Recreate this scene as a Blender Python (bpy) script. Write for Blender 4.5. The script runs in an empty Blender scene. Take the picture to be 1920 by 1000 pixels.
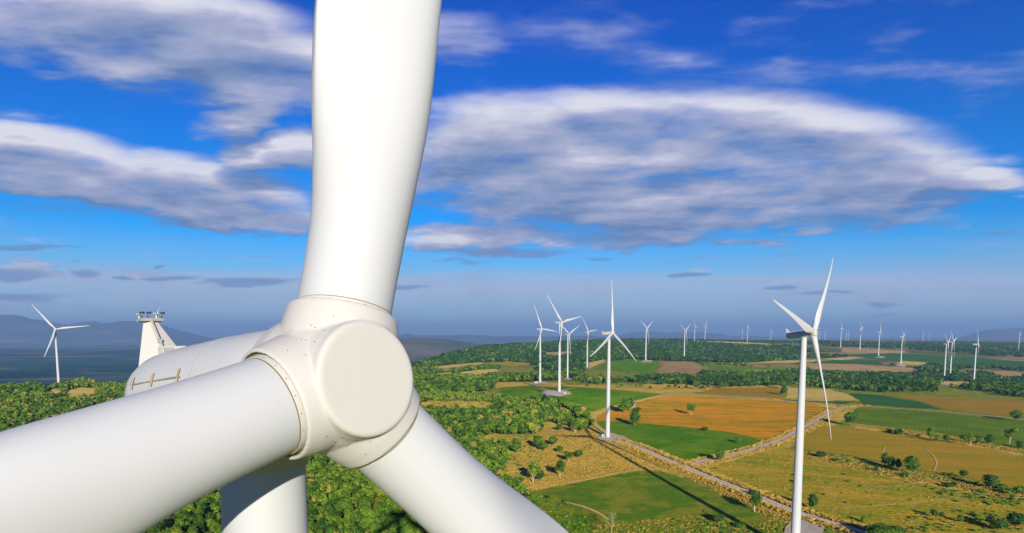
import bpy, bmesh, math, random
import numpy as np
from math import sin, cos, pi, radians as R_
from mathutils import Vector, Matrix
from mathutils.geometry import delaunay_2d_cdt

# ------------------------------------------------------------------ camera, sky, sun, exposure
scene = bpy.context.scene
COL = scene.collection
CAM_Z = 100.5                      # the drone hovers level with the hubs
PITCH = math.atan(130 / 1280)      # looking slightly down
cam_data = bpy.data.cameras.new('camera')
cam_data.sensor_width = 36.0
cam_data.lens = 24.0
cam_data.shift_y = 256 / 1920
cam_data.clip_start = 0.1
cam_data.clip_end = 200000.0
cam = bpy.data.objects.new('camera', cam_data)
COL.objects.link(cam)
cam.location = (0, 0, CAM_Z)
cam.rotation_euler = (pi / 2 - PITCH, 0, 0)
scene.camera = cam

SUN_EL = R_(15.5)
SUN_DIR = Vector((0.155 * cos(SUN_EL) / math.hypot(.155, .988), -0.988 * cos(SUN_EL) / math.hypot(.155, .988), sin(SUN_EL)))
sd = bpy.data.lights.new('sun', 'SUN')
sd.energy = 5.0
sd.angle = R_(0.5)
sd.color = (1.0, 0.91, 0.76)
sun = bpy.data.objects.new('sun', sd)
COL.objects.link(sun)
sun.rotation_euler = SUN_DIR.to_track_quat('Z', 'Y').to_euler()
sun.location = (0, 0, 500)

scene.view_settings.view_transform = 'Standard'
scene.view_settings.look = 'None'
scene.view_settings.gamma = 1.0
scene.view_settings.exposure = 0.8
scene.view_settings.use_curve_mapping = False
scene.cycles.volume_bounces = 0
scene.cycles.max_bounces = 6
scene.cycles.diffuse_bounces = 3
scene.cycles.use_adaptive_sampling = True
# ------------------------------------------------------------------ helpers
rng = np.random.default_rng(7)

def new_mesh(name, verts, faces, mat=None, smooth=False):
    me = bpy.data.meshes.new(name)
    me.from_pydata([tuple(v) for v in verts], [], [tuple(f) for f in faces])
    if mat: me.materials.append(mat)
    if smooth: me.shade_smooth()
    me.update()
    return me

def np_mesh(name, verts, tris, mat=None, n=3, smooth=False):
    """fast mesh from numpy arrays; every face has n corners"""
    me = bpy.data.meshes.new(name)
    verts = np.asarray(verts, np.float32); tris = np.asarray(tris, np.int32)
    me.vertices.add(len(verts)); me.vertices.foreach_set('co', verts.ravel())
    me.loops.add(tris.size); me.loops.foreach_set('vertex_index', tris.ravel())
    me.polygons.add(len(tris))
    me.polygons.foreach_set('loop_start', np.arange(0, tris.size, n, dtype=np.int32))
    if smooth: me.polygons.foreach_set('use_smooth', np.ones(len(tris), bool))
    me.update(calc_edges=True)
    if mat: me.materials.append(mat)
    return me

def add(name, me, parent=None, loc=None, rot=None, label=None, cat=None, group=None, kind=None):
    o = bpy.data.objects.new(name, me)
    COL.objects.link(o)
    if parent: o.parent = parent
    if loc is not None: o.location = loc
    if rot is not None: o.rotation_euler = rot
    if label: o['label'] = label
    if cat: o['category'] = cat
    if group: o['group'] = group
    if kind: o['kind'] = kind
    return o

class MB:
    """collects shapes into one mesh"""
    def __init__(s): s.v = []; s.f = []
    def put(s, vs, fs, M=None):
        b = len(s.v)
        for v in vs:
            v = Vector(v)
            s.v.append(tuple(M @ v if M else v))
        for f in fs: s.f.append(tuple(b + i for i in f))
        return s
    def box(s, c, d, M=None, taper=1.0):
        x, y, z = d[0] / 2, d[1] / 2, d[2] / 2
        vs = []
        for sz in (-1, 1):
            t = taper if sz > 0 else 1
            for sx, sy in ((-1, -1), (1, -1), (1, 1), (-1, 1)):
                vs.append((c[0] + sx * x * t, c[1] + sy * y * t, c[2] + sz * z))
        return s.put(vs, [(3, 2, 1, 0), (4, 5, 6, 7), (0, 1, 5, 4), (1, 2, 6, 5), (2, 3, 7, 6), (3, 0, 4, 7)], M)
    def tube(s, p, q, r, r2=None, n=10, caps=True):
        p = Vector(p); q = Vector(q); r2 = r if r2 is None else r2
        d = (q - p).normalized()
        a = d.orthogonal().normalized(); b = d.cross(a)
        vs = [p + (a * cos(2 * pi * i / n) + b * sin(2 * pi * i / n)) * r for i in range(n)] + \
             [q + (a * cos(2 * pi * i / n) + b * sin(2 * pi * i / n)) * r2 for i in range(n)]
        fs = [(i, (i + 1) % n, n + (i + 1) % n, n + i) for i in range(n)]
        if caps: fs += [tuple(range(n - 1, -1, -1)), tuple(range(n, 2 * n))]
        return s.put(vs, fs)
    def lathe(s, prof, axis='Y', n=48, M=None, cap0=False, cap1=False):
        vs = []; fs = []
        for (y, r) in prof:
            for i in range(n):
                t = 2 * pi * i / n
                if axis == 'Y': vs.append((r * cos(t), y, r * sin(t)))
                elif axis == 'Z': vs.append((r * cos(t), -r * sin(t), y))
                else: vs.append((y, r * cos(t), -r * sin(t)))
        m = len(prof)
        for k in range(m - 1):
            for i in range(n):
                j = (i + 1) % n
                fs.append((k * n + i, k * n + j, (k + 1) * n + j, (k + 1) * n + i))
        if cap0: fs.append(tuple(range(n - 1, -1, -1)))
        if cap1: fs.append(tuple((m - 1) * n + i for i in range(n)))
        return s.put(vs, fs, M)
    def mesh(s, name, mat=None, smooth=False, recalc=True):
        me = new_mesh(name, s.v, s.f, mat, smooth)
        if recalc:
            bm = bmesh.new(); bm.from_mesh(me); bmesh.ops.recalc_face_normals(bm, faces=bm.faces); bm.to_mesh(me); bm.free()
        return me

def auto_smooth(me, ang=35):
    me.shade_smooth()
    bm = bmesh.new(); bm.from_mesh(me)
    for e in bm.edges:
        if len(e.link_faces) == 2 and e.calc_face_angle(0) > R_(ang): e.smooth = False
    bm.to_mesh(me); bm.free()
    return me

# ---- node helpers
class NT:
    def __init__(s, tree): s.t = tree; s.L = tree.links
    def n(s, typ, **kw):
        nd = s.t.nodes.new(typ)
        for k, v in kw.items(): setattr(nd, k, v)
        return nd
    def link(s, a, b): s.L.new(a, b)
    def _in(s, sock, v):
        if v is None: return
        if isinstance(v, bpy.types.NodeSocket): s.L.new(v, sock)
        else:
            if isinstance(v, tuple) and len(v) == 3 and len(sock.default_value) == 4: v = v + (1,)
            sock.default_value = v
    def m(s, op, a, b=None, c=None, clamp=False):
        nd = s.n('ShaderNodeMath', operation=op, use_clamp=clamp)
        s._in(nd.inputs[0], a); s._in(nd.inputs[1], b); s._in(nd.inputs[2], c)
        return nd.outputs[0]
    def vm(s, op, a, b=None):
        nd = s.n('ShaderNodeVectorMath', operation=op)
        s._in(nd.inputs[0], a); s._in(nd.inputs[1], b)
        return nd.outputs[0]
    def ss(s, x, lo, hi):
        nd = s.n('ShaderNodeMapRange', interpolation_type='SMOOTHSTEP')
        s._in(nd.inputs[0], x); s._in(nd.inputs[1], lo); s._in(nd.inputs[2], hi)
        return nd.outputs[0]
    def mix(s, f, a, b, bt='MIX'):
        nd = s.n('ShaderNodeMix', data_type='RGBA', blend_type=bt)
        s._in(nd.inputs[0], f); s._in(nd.inputs[6], a); s._in(nd.inputs[7], b)
        return nd.outputs[2]
    def noise(s, vec, scale, detail=3, rough=.55, dist=0):
        nd = s.n('ShaderNodeTexNoise')
        if vec is not None: s.L.new(vec, nd.inputs['Vector'])
        nd.inputs['Scale'].default_value = scale; nd.inputs['Detail'].default_value = detail
        nd.inputs['Roughness'].default_value = rough; nd.inputs['Distortion'].default_value = dist
        return nd.outputs[0]
    def xyz(s, x, y, z):
        nd = s.n('ShaderNodeCombineXYZ')
        for i, v in enumerate((x, y, z)): s._in(nd.inputs[i], v)
        return nd.outputs[0]
    def mapping(s, vec, scale=(1, 1, 1), rot=(0, 0, 0), loc=(0, 0, 0)):
        nd = s.n('ShaderNodeMapping'); s.L.new(vec, nd.inputs[0])
        nd.inputs[1].default_value = loc; nd.inputs[2].default_value = rot; nd.inputs[3].default_value = scale
        return nd.outputs[0]

def material(name, rough=.6, spec=.3):
    m = bpy.data.materials.new(name); m.use_nodes = True
    t = NT(m.node_tree); b = m.node_tree.nodes['Principled BSDF']
    b.inputs['Roughness'].default_value = rough
    b.inputs['Specular IOR Level'].default_value = spec
    return m, t, b

def painted(name, col, rough=.38, spec=.4, dirt=.05, scale=.6):
    """gelcoat / paint with faint soiling and weathering streaks"""
    m, t, b = material(name, rough, spec)
    tc = t.n('ShaderNodeTexCoord').outputs['Object']
    n1 = t.noise(tc, scale, 5, .6)
    n2 = t.noise(t.mapping(tc, (6, 6, .5)), scale * 1.3, 4, .6)
    f = t.m('MULTIPLY', t.ss(t.m('ADD', t.m('MULTIPLY', n1, .6), t.m('MULTIPLY', n2, .4)), .4, .8), dirt * 4, clamp=True)
    c2 = (col[0] * .82, col[1] * .80, col[2] * .72)
    t._in(b.inputs['Base Color'], t.mix(f, col, c2))
    t._in(b.inputs['Roughness'], t.m('ADD', t.m('MULTIPLY', n1, .25), rough - .1))
    return m

def plain(name, col, rough=.6, metal=0.0):
    m, t, b = material(name, rough, .4)
    tc = t.n('ShaderNodeTexCoord').outputs['Object']
    n1 = t.noise(tc, 4.0, 4, .6)
    t._in(b.inputs['Base Color'], t.mix(t.ss(n1, .35, .75), col, tuple(c * .75 for c in col)))
    b.inputs['Metallic'].default_value = metal
    return m
# ------------------------------------------------------------------ sky: Nishita atmosphere with procedural clouds
SKY_STRENGTH = 0.12
def px_dir(px, py):
    X, Y = (px - 960) / 1280, (756 - py) / 1280
    return Vector((X, cos(PITCH) + Y * sin(PITCH), -sin(PITCH) + Y * cos(PITCH)))
def px_uv(px, py):
    d = px_dir(px, py); return d.x / d.y, d.z / d.y

# cloud masses: bearing/elevation of the centre and half sizes, turn, weight
CLOUDS = [
    (1300, 255, 560, 100, 3, 1.15), (1560, 300, 330, 80, 4, 1.15), (1000, 290, 300, 110, -4, 1.1), (1150, 390, 380, 62, 2, 1.0), (1660, 335, 240, 45, 3, .9), (1560, 410, 270, 34, 0, .9), (1480, 365, 430, 50, 2, 1.0), (1800, 335, 170, 34, 3, 1.0),
    (900, 445, 210, 34, 0, 1.0), (1080, 448, 260, 22, 3, .95), (1230, 440, 140, 16, 3, .85), (1410, 455, 90, 14, 0, .7),
    (250, 55, 420, 105, 4, 1.2), (520, 130, 220, 95, 6, 1.1), (470, 215, 150, 38, -14, .8), (800, 70, 190, 60, 0, .55), (60, 20, 300, 60, 0, .8),
    (60, 290, 280, 66, 8, 1.15), (330, 350, 330, 74, 8, 1.15), (150, 345, 260, 40, 6, 1.0), (520, 290, 150, 48, -8, 1.0), (480, 405, 230, 40, 4, .95), (700, 330, 160, 70, 0, .9),
    (45, 503, 85, 26, 4, .95), (160, 514, 36, 11, 0, .6), (480, 528, 110, 9, 0, .65), (300, 522, 60, 7, 0, .45), (-30, 560, 130, 13, 5, .6),
    (1085, 90, 250, 62, 10, .26), (1290, 120, 150, 30, 12, .16), (1840, 115, 130, 40, -12, .06), (1690, 45, 50, 20, 0, .0),
    (1308, 510, 40, 8, 0, .62), (1500, 535, 60, 7, 0, .4), (1660, 558, 55, 13, 4, .7), (1665, 590, 48, 8, 0, .7), (1440, 592, 40, 6, 0, .5), (1830, 600, 45, 6, 0, .55), (905, 552, 26, 6, 0, .4), (860, 490, 60, 6, 0, .4),
    (90, 390, 190, 26, 0, .3), (480, 485, 60, 8, 0, .4),
]
DARK = [(20, 514, 110, 15), (60, 463, 110, 6), (158, 514, 42, 11), (235, 521, 30, 6), (460, 527, 130, 9), (330, 522, 60, 6), (20, 558, 150, 10), (128, 492, 14, 3), (300, 500, 14, 3), (940, 473, 150, 9), (1120, 486, 34, 4), (1305, 514, 40, 5), (1640, 572, 60, 6), (1560, 548, 60, 4), (1880, 438, 50, 4), (760, 538, 60, 5), (1480, 537, 30, 4)]
world = bpy.data.worlds.new('World'); scene.world = world; world.use_nodes = True
def build_world():
    g = bpy.data.node_groups.new('cloud_field', 'ShaderNodeTree')
    g.interface.new_socket('U', in_out='INPUT', socket_type='NodeSocketFloat')
    g.interface.new_socket('V', in_out='INPUT', socket_type='NodeSocketFloat')
    g.interface.new_socket('D', in_out='OUTPUT', socket_type='NodeSocketFloat')
    T = NT(g); gi = T.n('NodeGroupInput'); go = T.n('NodeGroupOutput')
    U, V = gi.outputs[0], gi.outputs[1]
    # ragged outlines: warp the coordinates, more finely towards the horizon
    persp = T.m('DIVIDE', 1.0, T.m('ADD', V, .16))
    base = T.xyz(T.m('MULTIPLY', U, T.m('MULTIPLY', persp, .50)), T.m('MULTIPLY', T.m('LOGARITHM', T.m('ADD', V, .16), 2.718), 1.35), 0)
    n1 = T.noise(base, 3.0, 7, .57)
    n2 = T.noise(T.mapping(base, (1, 1.5, 1), loc=(7, 3, 1)), 8.0, 3, .55)
    wx = T.m('MULTIPLY', T.m('SUBTRACT', n1, .5), .09)
    wy = T.m('MULTIPLY', T.m('SUBTRACT', n2, .5), .045)
    uu = T.m('ADD', U, wx); vv = T.m('ADD', V, wy)
    P = T.xyz(uu, vv, 0)
    tot = None
    for (cx, cy, rx, ry, rot, wt) in CLOUDS:
        u0, v0 = px_uv(cx, cy)
        src = P
        if rot:
            vr = T.n('ShaderNodeVectorRotate', rotation_type='Z_AXIS'); T.link(P, vr.inputs[0])
            vr.inputs['Center'].default_value = (u0, v0, 0); vr.inputs['Angle'].default_value = R_(rot); src = vr.outputs[0]
        q = T.n('ShaderNodeVectorMath', operation='MULTIPLY_ADD'); T.link(src, q.inputs[0])
        sxx, syy = 1280 / rx, 1280 / ry
        q.inputs[1].default_value = (sxx, syy, 0); q.inputs[2].default_value = (-u0 * sxx, -v0 * syy, 0)
        dp = T.n('ShaderNodeVectorMath', operation='DOT_PRODUCT'); T.link(q.outputs[0], dp.inputs[0]); T.link(q.outputs[0], dp.inputs[1])
        e = T.m('MULTIPLY_ADD', dp.outputs['Value'], -wt, wt)
        tot = e if tot is None else T.m('SMOOTH_MAX', tot, e, .12)
    fb = T.m('ADD', T.m('MULTIPLY', T.m('SUBTRACT', n1, .5), 1.5), T.m('MULTIPLY', T.m('SUBTRACT', n2, .5), .8))
    T.link(T.m('ADD', T.m('MINIMUM', T.m('MAXIMUM', tot, -1.2), .75), fb), go.inputs[0])

    t = NT(world.node_tree)
    bg = world.node_tree.nodes['Background']
    sk = t.n('ShaderNodeTexSky', sky_type='NISHITA'); sk.sun_disc = False
    sk.sun_elevation = SUN_EL; sk.sun_rotation = pi - math.atan2(.155, .988)
    sk.altitude = 300; sk.air_density = 1.0; sk.dust_density = .15; sk.ozone_density = 4.0
    # polarised, strongly saturated sky of the photograph
    hs = t.n('ShaderNodeHueSaturation'); hs.inputs['Saturation'].default_value = 1.55; hs.inputs['Value'].default_value = 1.0
    t.link(sk.outputs[0], hs.inputs['Color'])
    HS = hs.outputs[0]
    gen = t.n('ShaderNodeTexCoord').outputs['Generated']
    sx = t.n('ShaderNodeSeparateXYZ'); t.link(gen, sx.inputs[0])
    yy = t.m('MAXIMUM', sx.outputs[1], .05)
    U = t.m('DIVIDE', sx.outputs[0], yy); V = t.m('DIVIDE', sx.outputs[2], yy)
    tint = t.mix(t.ss(sx.outputs[2], .10, .45), (.235, .52, .68), (.10, .265, .62))
    HS = t.mix(1.0, HS, tint, 'MULTIPLY')
    def field(du, dv):
        nd = t.n('ShaderNodeGroup'); nd.node_tree = g
        t._in(nd.inputs[0], t.m('ADD', U, du) if du else U); t._in(nd.inputs[1], t.m('ADD', V, dv) if dv else V)
        return nd.outputs[0]
    d0 = field(0, 0); d1 = field(.006, .030)
    alpha = t.ss(d0, .02, .80)
    front = t.ss(sx.outputs[1], .05, .2)
    alpha = t.m('MULTIPLY', alpha, front)
    persp = t.m('DIVIDE', 1.0, t.m('ADD', V, .16))
    nv = t.xyz(t.m('MULTIPLY', U, t.m('MULTIPLY', persp, .36)), t.m('MULTIPLY', t.m('LOGARITHM', t.m('ADD', t.m('MAXIMUM', V, -.1), .16), 2.718), 2.9), 3.3)
    puff = t.noise(nv, 4.0, 7, .58)
    lit = t.m('ADD', t.m('MULTIPLY', t.m('SUBTRACT', d0, d1), 1.05), t.m('MULTIPLY', t.m('SUBTRACT', puff, .5), .75))
    lit = t.m('ADD', lit, .50)
    thick = t.ss(d0, .2, 1.1)
    lit = t.m('SUBTRACT', lit, t.m('MULTIPLY', thick, .16))
    lit = t.m('SUBTRACT', lit, t.m('MULTIPLY', t.m('MULTIPLY', t.ss(V, .27, .17), t.ss(U, .75, .2)), .10))
    k = .60 / SKY_STRENGTH
    cr = t.n('ShaderNodeValToRGB'); t.link(lit, cr.inputs[0])
    el = cr.color_ramp.elements
    el[0].position = 0.05; el[0].color = (.13, .215, .42, 1)
    el[1].position = 1.0; el[1].color = (.74, .74, .83, 1)
    e = el.new(.32); e.color = (.255, .325, .53, 1)
    e = el.new(.58); e.color = (.40, .425, .61, 1)
    cl = t.vm('SCALE', cr.outputs[0]); cl.node.inputs['Scale'].default_value = k
    cl = t.mix(t.m('MULTIPLY', t.ss(V, .17, .03), .72), cl, (.30 * k, .38 * k, .60 * k))
    # thin veil low over the horizon
    veil_n = t.noise(t.xyz(t.m('MULTIPLY', U, .9), t.m('MULTIPLY', V, 14), 0), 3.0, 6, .6)
    veil = t.m('MULTIPLY', t.m('MULTIPLY', t.ss(sx.outputs[2], .15, .04), t.ss(veil_n, .05, .75)), .9)
    vc = t.n('ShaderNodeRGB'); vc.outputs[0].default_value = (.40 * k, .46 * k, .68 * k, 1)
    base = t.mix(veil, HS, vc.outputs[0])
    sn = t.noise(t.xyz(t.m('MULTIPLY', U, 1.3), t.m('MULTIPLY', V, 34), 4.0), 1.6, 5, .6)
    Vn = t.m('ADD', V, t.m('MULTIPLY', t.m('SUBTRACT', sn, .5), .05))
    streak = t.m('MULTIPLY', t.m('MULTIPLY', t.ss(Vn, .098, .078), t.ss(V, -.02, .07)), t.ss(sn, .20, .62))
    base = t.mix(t.m('MULTIPLY', streak, .80), base, (.46 * k, .54 * k, .72 * k))
    out = t.mix(alpha, base, cl)
    # small dark flat clouds seen against the paler sky
    dt = None; Wn = t.noise(t.xyz(t.m('MULTIPLY', U, 3), t.m('MULTIPLY', V, 14), 9.0), 3.0, 4, .6)
    Pd = t.xyz(t.m('ADD', U, t.m('MULTIPLY', t.m('SUBTRACT', Wn, .5), .10)), t.m('ADD', V, t.m('MULTIPLY', t.m('SUBTRACT', Wn, .5), .020)), 0)
    for (cx, cy, rx, ry) in DARK:
        u0, v0 = px_uv(cx, cy)
        q = t.n('ShaderNodeVectorMath', operation='MULTIPLY_ADD'); t.link(Pd, q.inputs[0])
        q.inputs[1].default_value = (1280 / rx, 1280 / ry, 0); q.inputs[2].default_value = (-u0 * 1280 / rx, -v0 * 1280 / ry, 0)
        dp = t.n('ShaderNodeVectorMath', operation='DOT_PRODUCT'); t.link(q.outputs[0], dp.inputs[0]); t.link(q.outputs[0], dp.inputs[1])
        e = t.m('SUBTRACT', 1.0, dp.outputs['Value'])
        dt = e if dt is None else t.m('MAXIMUM', dt, e)
    da = t.m('MULTIPLY', t.m('MULTIPLY', t.ss(t.m('ADD', dt, t.m('MULTIPLY', t.m('SUBTRACT', Wn, .5), 3.0)), .0, 1.0), front), .70)
    t.link(t.mix(da, out, (.150 * k, .255 * k, .50 * k)), bg.inputs[0])
    bg.inputs[1].default_value = SKY_STRENGTH
build_world()
# ------------------------------------------------------------------ terrain
CTRL = [(0, 0, 0), (-6, 20, 0), (-300, 100, 0), (300, 100, 0), (0, 350, 0), (-200, 400, 0), (-55, 340, 0), (250, 400, 0), (91.5, 646.3, 1.5), (128.4, 301.6, 1.6), (350, 600, 0), (300, 800, 0), (500, 500, -2), (150, 800, 1), (0, 650, 2), (-150, 800, 3), (-400, 600, 2), (-700, 700, 3), (68.3, 981.6, 24.7), (52.6, 1276.2, 10.6), (-761.2, 1144, 25.9), (-500, 1150, 8), (-300, 1200, 8), (-900, 900, 6), (127.2, 1561.5, -2.8), (213.8, 1941.8, 5), (417.9, 2137.1, 21.4), (601.8, 2390.2, 9.7), (800, 1600, 0), (600, 1100, -1), (500, 1400, 2), (-150, 1800, 12), (-100, 2900, 36), (150, 3400, 48), (600, 3800, 46), (700, 4700, 56), (1186.9, 4458.2, 36.9), (1294.2, 4600.4, 77.7), (1614, 4702.3, 37.8), (1791.2, 3734.7, 26.4), (1664.1, 3275.2, 29.6), (1548.1, 2889.5, 10.4), (1409.6, 2476.8, -9.2), (1201.2, 1894.6, -33), (1303.6, 2029.1, -22.3), (1179.7, 1740.4, -28.1), (2849.9, 3851.6, 4.8), (900, 1200, -10), (1300, 1300, -18), (2500, 6500, 18), (4000, 7000, 5), (5500, 6000, -5), (3300, 9000, 10), (1500, 7500, 50), (2200, 2600, -20), (3000, 1500, -25), (1000, 300, -8), (-800, 200, 0), (0, -1500, 0), (2500, -500, -20), (-1500, -300, 0)]
_C = np.array(CTRL, float)
def valley_mask(x, y):
    """0 on the plateau, 1 down in the valley behind its edge"""
    az = np.degrees(np.arctan2(x, np.maximum(y, 1)))
    r = np.hypot(x, y)
    e = np.interp(az, [-90, -30, -20, -12, -8, -5, -2, 2, 8, 15, 22, 40, 90], [1230, 1290, 1330, 1600, 2050, 2700, 3300, 3800, 5200, 7500, 11000, 13000, 13000])
    e = e + 35 * np.sin(az * 1.7) + 20 * np.sin(az * 4.1 + 1)
    e = np.where(y < 0, 3000, e)
    t = np.clip((r - e) / (e * .42), 0, 1)
    return t * t * (3 - 2 * t)
def vnoise(x, y, s, seed=0):
    out = 0
    for k, (a, b, c, d) in enumerate([(1, .6, .3, 1.0), (-.7, 1.1, 1.9, .8), (1.7, -.9, 4.1, .5), (2.3, 2.1, .7, .35), (-3.1, 1.3, 2.2, .25)]):
        out = out + d * np.sin((a * x + b * y) / s + c + seed) * np.cos((b * x - a * y) / s * .83 + c * 2 + seed)
    return out / 2
def height(x, y):
    x = np.asarray(x, float); y = np.asarray(y, float)
    sh = x.shape; X = x.ravel(); Y = y.ravel()
    r = np.hypot(X, Y)
    num = np.zeros_like(X); den = np.zeros_like(X)
    for cx, cy, cz in _C:
        dd = (X - cx) ** 2 + (Y - cy) ** 2
        sc = (70 + .06 * math.hypot(cx, cy)) ** 2
        w = 1 / (dd + sc) ** 1.6
        num += w * cz; den += w
    z = num / den
    z = z + vnoise(X, Y, 420) * np.clip((r - 1500) / 2500, 0, 1) * 7
    v = valley_mask(X, Y)
    vz = -150 + vnoise(X, Y, 1500, 3) * 14 * np.clip((r - 2000) / 4000, 0, 1)
    # open wooded rise in the valley, and far ranges
    vz = vz + 205 * np.exp(-(((X + 900) / 800) ** 2 + ((Y - 6600) / 1500) ** 2)) + 60 * np.exp(-(((X - 300) / 900) ** 2 + ((Y - 7600) / 900) ** 2))
    z = z * (1 - v) + vz * v
    return z.reshape(sh)

M_EYE = Vector((0, 0, CAM_Z))
_T = np.concatenate([np.arange(60, 1500, 4.0), 1500 * 1.004 ** np.arange(0, 1000)]); _T = _T[_T < 80000]
def ground_at(px, py):
    """the point of the terrain seen at a place of the survey photograph"""
    d = px_dir(px, py); T = _T
    for _ in range(3):
        g = CAM_Z + d.z * T - height(d.x * T, d.y * T)
        k = int(np.argmax(g <= 0))
        if k == 0:
            if g[0] > 0: return d.x * 60000, d.y * 60000
            break
        T = np.linspace(T[k - 1], T[k], 24)
    t = T[k]
    return d.x * t, d.y * t
def to_px(x, y, z):
    zz = z - CAM_Z
    d = y * cos(PITCH) - zz * sin(PITCH); u = y * sin(PITCH) + zz * cos(PITCH)
    d = np.where(d > 1, d, np.nan)
    return 960 + 1280 * x / d, 756 - 1280 * u / d

def polar_sheet(az, rr):
    A, Rr = np.meshgrid(az, rr)
    X = Rr * np.sin(A); Y = Rr * np.cos(A)
    Z = height(X, Y)
    nv = len(az); nr = len(rr)
    idx = np.arange(nv * nr).reshape(nr, nv)
    q = np.stack([idx[:-1, :-1], idx[:-1, 1:], idx[1:, 1:], idx[1:, :-1]], -1).reshape(-1, 4)[:, ::-1]
    return np.stack([X, Y, Z], -1).reshape(-1, 3), q
az = np.radians(np.concatenate([np.arange(-180, -44, 4), np.arange(-44, 44, .25), np.arange(44, 181, 4)]))
rr = np.concatenate([[.5, 10, 25], 40 * 1.0165 ** np.arange(0, 460)]); rr = rr[rr < 70000]
GV, GF = polar_sheet(az, rr)
# ------------------------------------------------------------------ ground, fields and roads
def foliage_tone(t, tc, s=1.0):
    pass
M_ground, t, b = material('dry_scrub_ground', 1.0, 0)
geo = t.n('ShaderNodeNewGeometry').outputs['Position']
va = t.n('ShaderNodeAttribute', attribute_name='valley').outputs['Fac']
ga = t.n('ShaderNodeAttribute', attribute_name='gold').outputs['Fac']
nA = t.noise(geo, .012, 5, .6); nB = t.noise(geo, .09, 5, .65); nC = t.noise(geo, .5, 4, .7)
grass = t.mix(t.ss(nB, .38, .62), (.15, .25, .02), (.36, .31, .035))
gold = t.mix(t.ss(nC, .3, .7), (.70, .43, .06), (.92, .58, .11))
gold = t.mix(t.m('MULTIPLY', t.ss(nB, .44, .66), .75), gold, (.28, .30, .03))
gold = t.mix(t.m('MULTIPLY', t.ss(nA, .45, .62), .45), gold, (.34, .30, .04))
nf = t.noise(geo, .0035, 4, .6)
farmix = t.mix(t.ss(nf, .42, .58), (.11, .14, .04), (.36, .26, .11))
rad = t.n('ShaderNodeVectorMath', operation='LENGTH'); t.link(geo, rad.inputs[0])
land = t.mix(t.ss(rad.outputs['Value'], 1400, 2600), grass, farmix)
land = t.mix(ga, land, gold)
# the valley floor: woodland painted dark for cloud shadow, pale clearings and reed beds
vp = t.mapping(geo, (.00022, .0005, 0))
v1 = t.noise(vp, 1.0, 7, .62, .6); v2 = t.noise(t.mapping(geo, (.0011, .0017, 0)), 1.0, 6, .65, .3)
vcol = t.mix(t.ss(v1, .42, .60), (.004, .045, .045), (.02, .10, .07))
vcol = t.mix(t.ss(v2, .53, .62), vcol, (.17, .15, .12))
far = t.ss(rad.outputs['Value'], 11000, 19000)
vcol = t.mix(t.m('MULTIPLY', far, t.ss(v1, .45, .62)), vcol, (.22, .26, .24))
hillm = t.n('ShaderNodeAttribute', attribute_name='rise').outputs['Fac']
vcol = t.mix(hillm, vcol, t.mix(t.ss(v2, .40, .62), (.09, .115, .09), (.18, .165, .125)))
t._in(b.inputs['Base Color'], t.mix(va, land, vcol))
bp = t.n('ShaderNodeBump'); bp.inputs['Strength'].default_value = .9; bp.inputs['Distance'].default_value = 1.2
t.link(t.m('ADD', nC, t.m('MULTIPLY', nB, 1.5)), bp.inputs['Height']); t.link(bp.outputs[0], b.inputs['Normal'])

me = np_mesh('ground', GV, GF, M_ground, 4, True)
def attr(me, name, vals):
    a = me.attributes.new(name, 'FLOAT', 'POINT'); a.data.foreach_set('value', np.asarray(vals, np.float32))
def in_poly(px, py, poly):
    p = np.asarray(poly, float); inside = np.zeros(px.shape, bool)
    for i in range(len(p)):
        x1, y1 = p[i - 1]; x2, y2 = p[i]
        c = ((y1 > py) != (y2 > py))
        with np.errstate(divide='ignore', invalid='ignore'):
            xi = (x2 - x1) * (py - y1) / (y2 - y1 + 1e-12) + x1
        inside ^= (c & (px < xi))
    return inside
GOLD_PX = [[(950, 800), (1010, 790), (1110, 795), (1140, 830), (1250, 868), (1330, 905), (1240, 885), (1180, 880), (990, 920), (930, 880), (955, 830), (905, 830), (905, 812), (1015, 817)],
           [(780, 752), (935, 754), (930, 770), (860, 772), (790, 770)], [(1060, 722), (1290, 720), (1480, 724), (1480, 731), (1290, 745), (1060, 727)],
           [(930, 716), (1060, 718), (1040, 728), (930, 730)], [(1240, 738), (1560, 750), (1570, 765), (1240, 745)],
           [(1110, 768), (1250, 738), (1262, 745), (1140, 775), (1110, 800), (1145, 830), (1100, 820)],
           [(1310, 865), (1560, 770), (1620, 766), (1560, 800), (1480, 838), (1330, 885)],
           [(1500, 845), (1640, 868), (1760, 900), (1920, 930), (1920, 945), (1740, 915), (1600, 885), (1480, 855)],
           [(1600, 795), (1760, 812), (1920, 842), (1920, 858), (1760, 828), (1600, 806)]]
gx, gy = GV[:, 0], GV[:, 1]
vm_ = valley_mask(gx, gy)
px_, py_ = to_px(gx, gy, GV[:, 2]); px_ = np.nan_to_num(px_, nan=-1e5); py_ = np.nan_to_num(py_, nan=-1e5)
gm = np.zeros(len(gx))
for P_ in GOLD_PX: gm = np.maximum(gm, in_poly(px_, py_, P_))
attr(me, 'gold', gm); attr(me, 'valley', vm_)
attr(me, 'rise', np.clip(1.6 * np.exp(-(((gx + 900) / 1000) ** 2 + ((gy - 6600) / 1900) ** 2)), 0, 1))
ground = add('ground', me, kind='structure')

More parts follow.
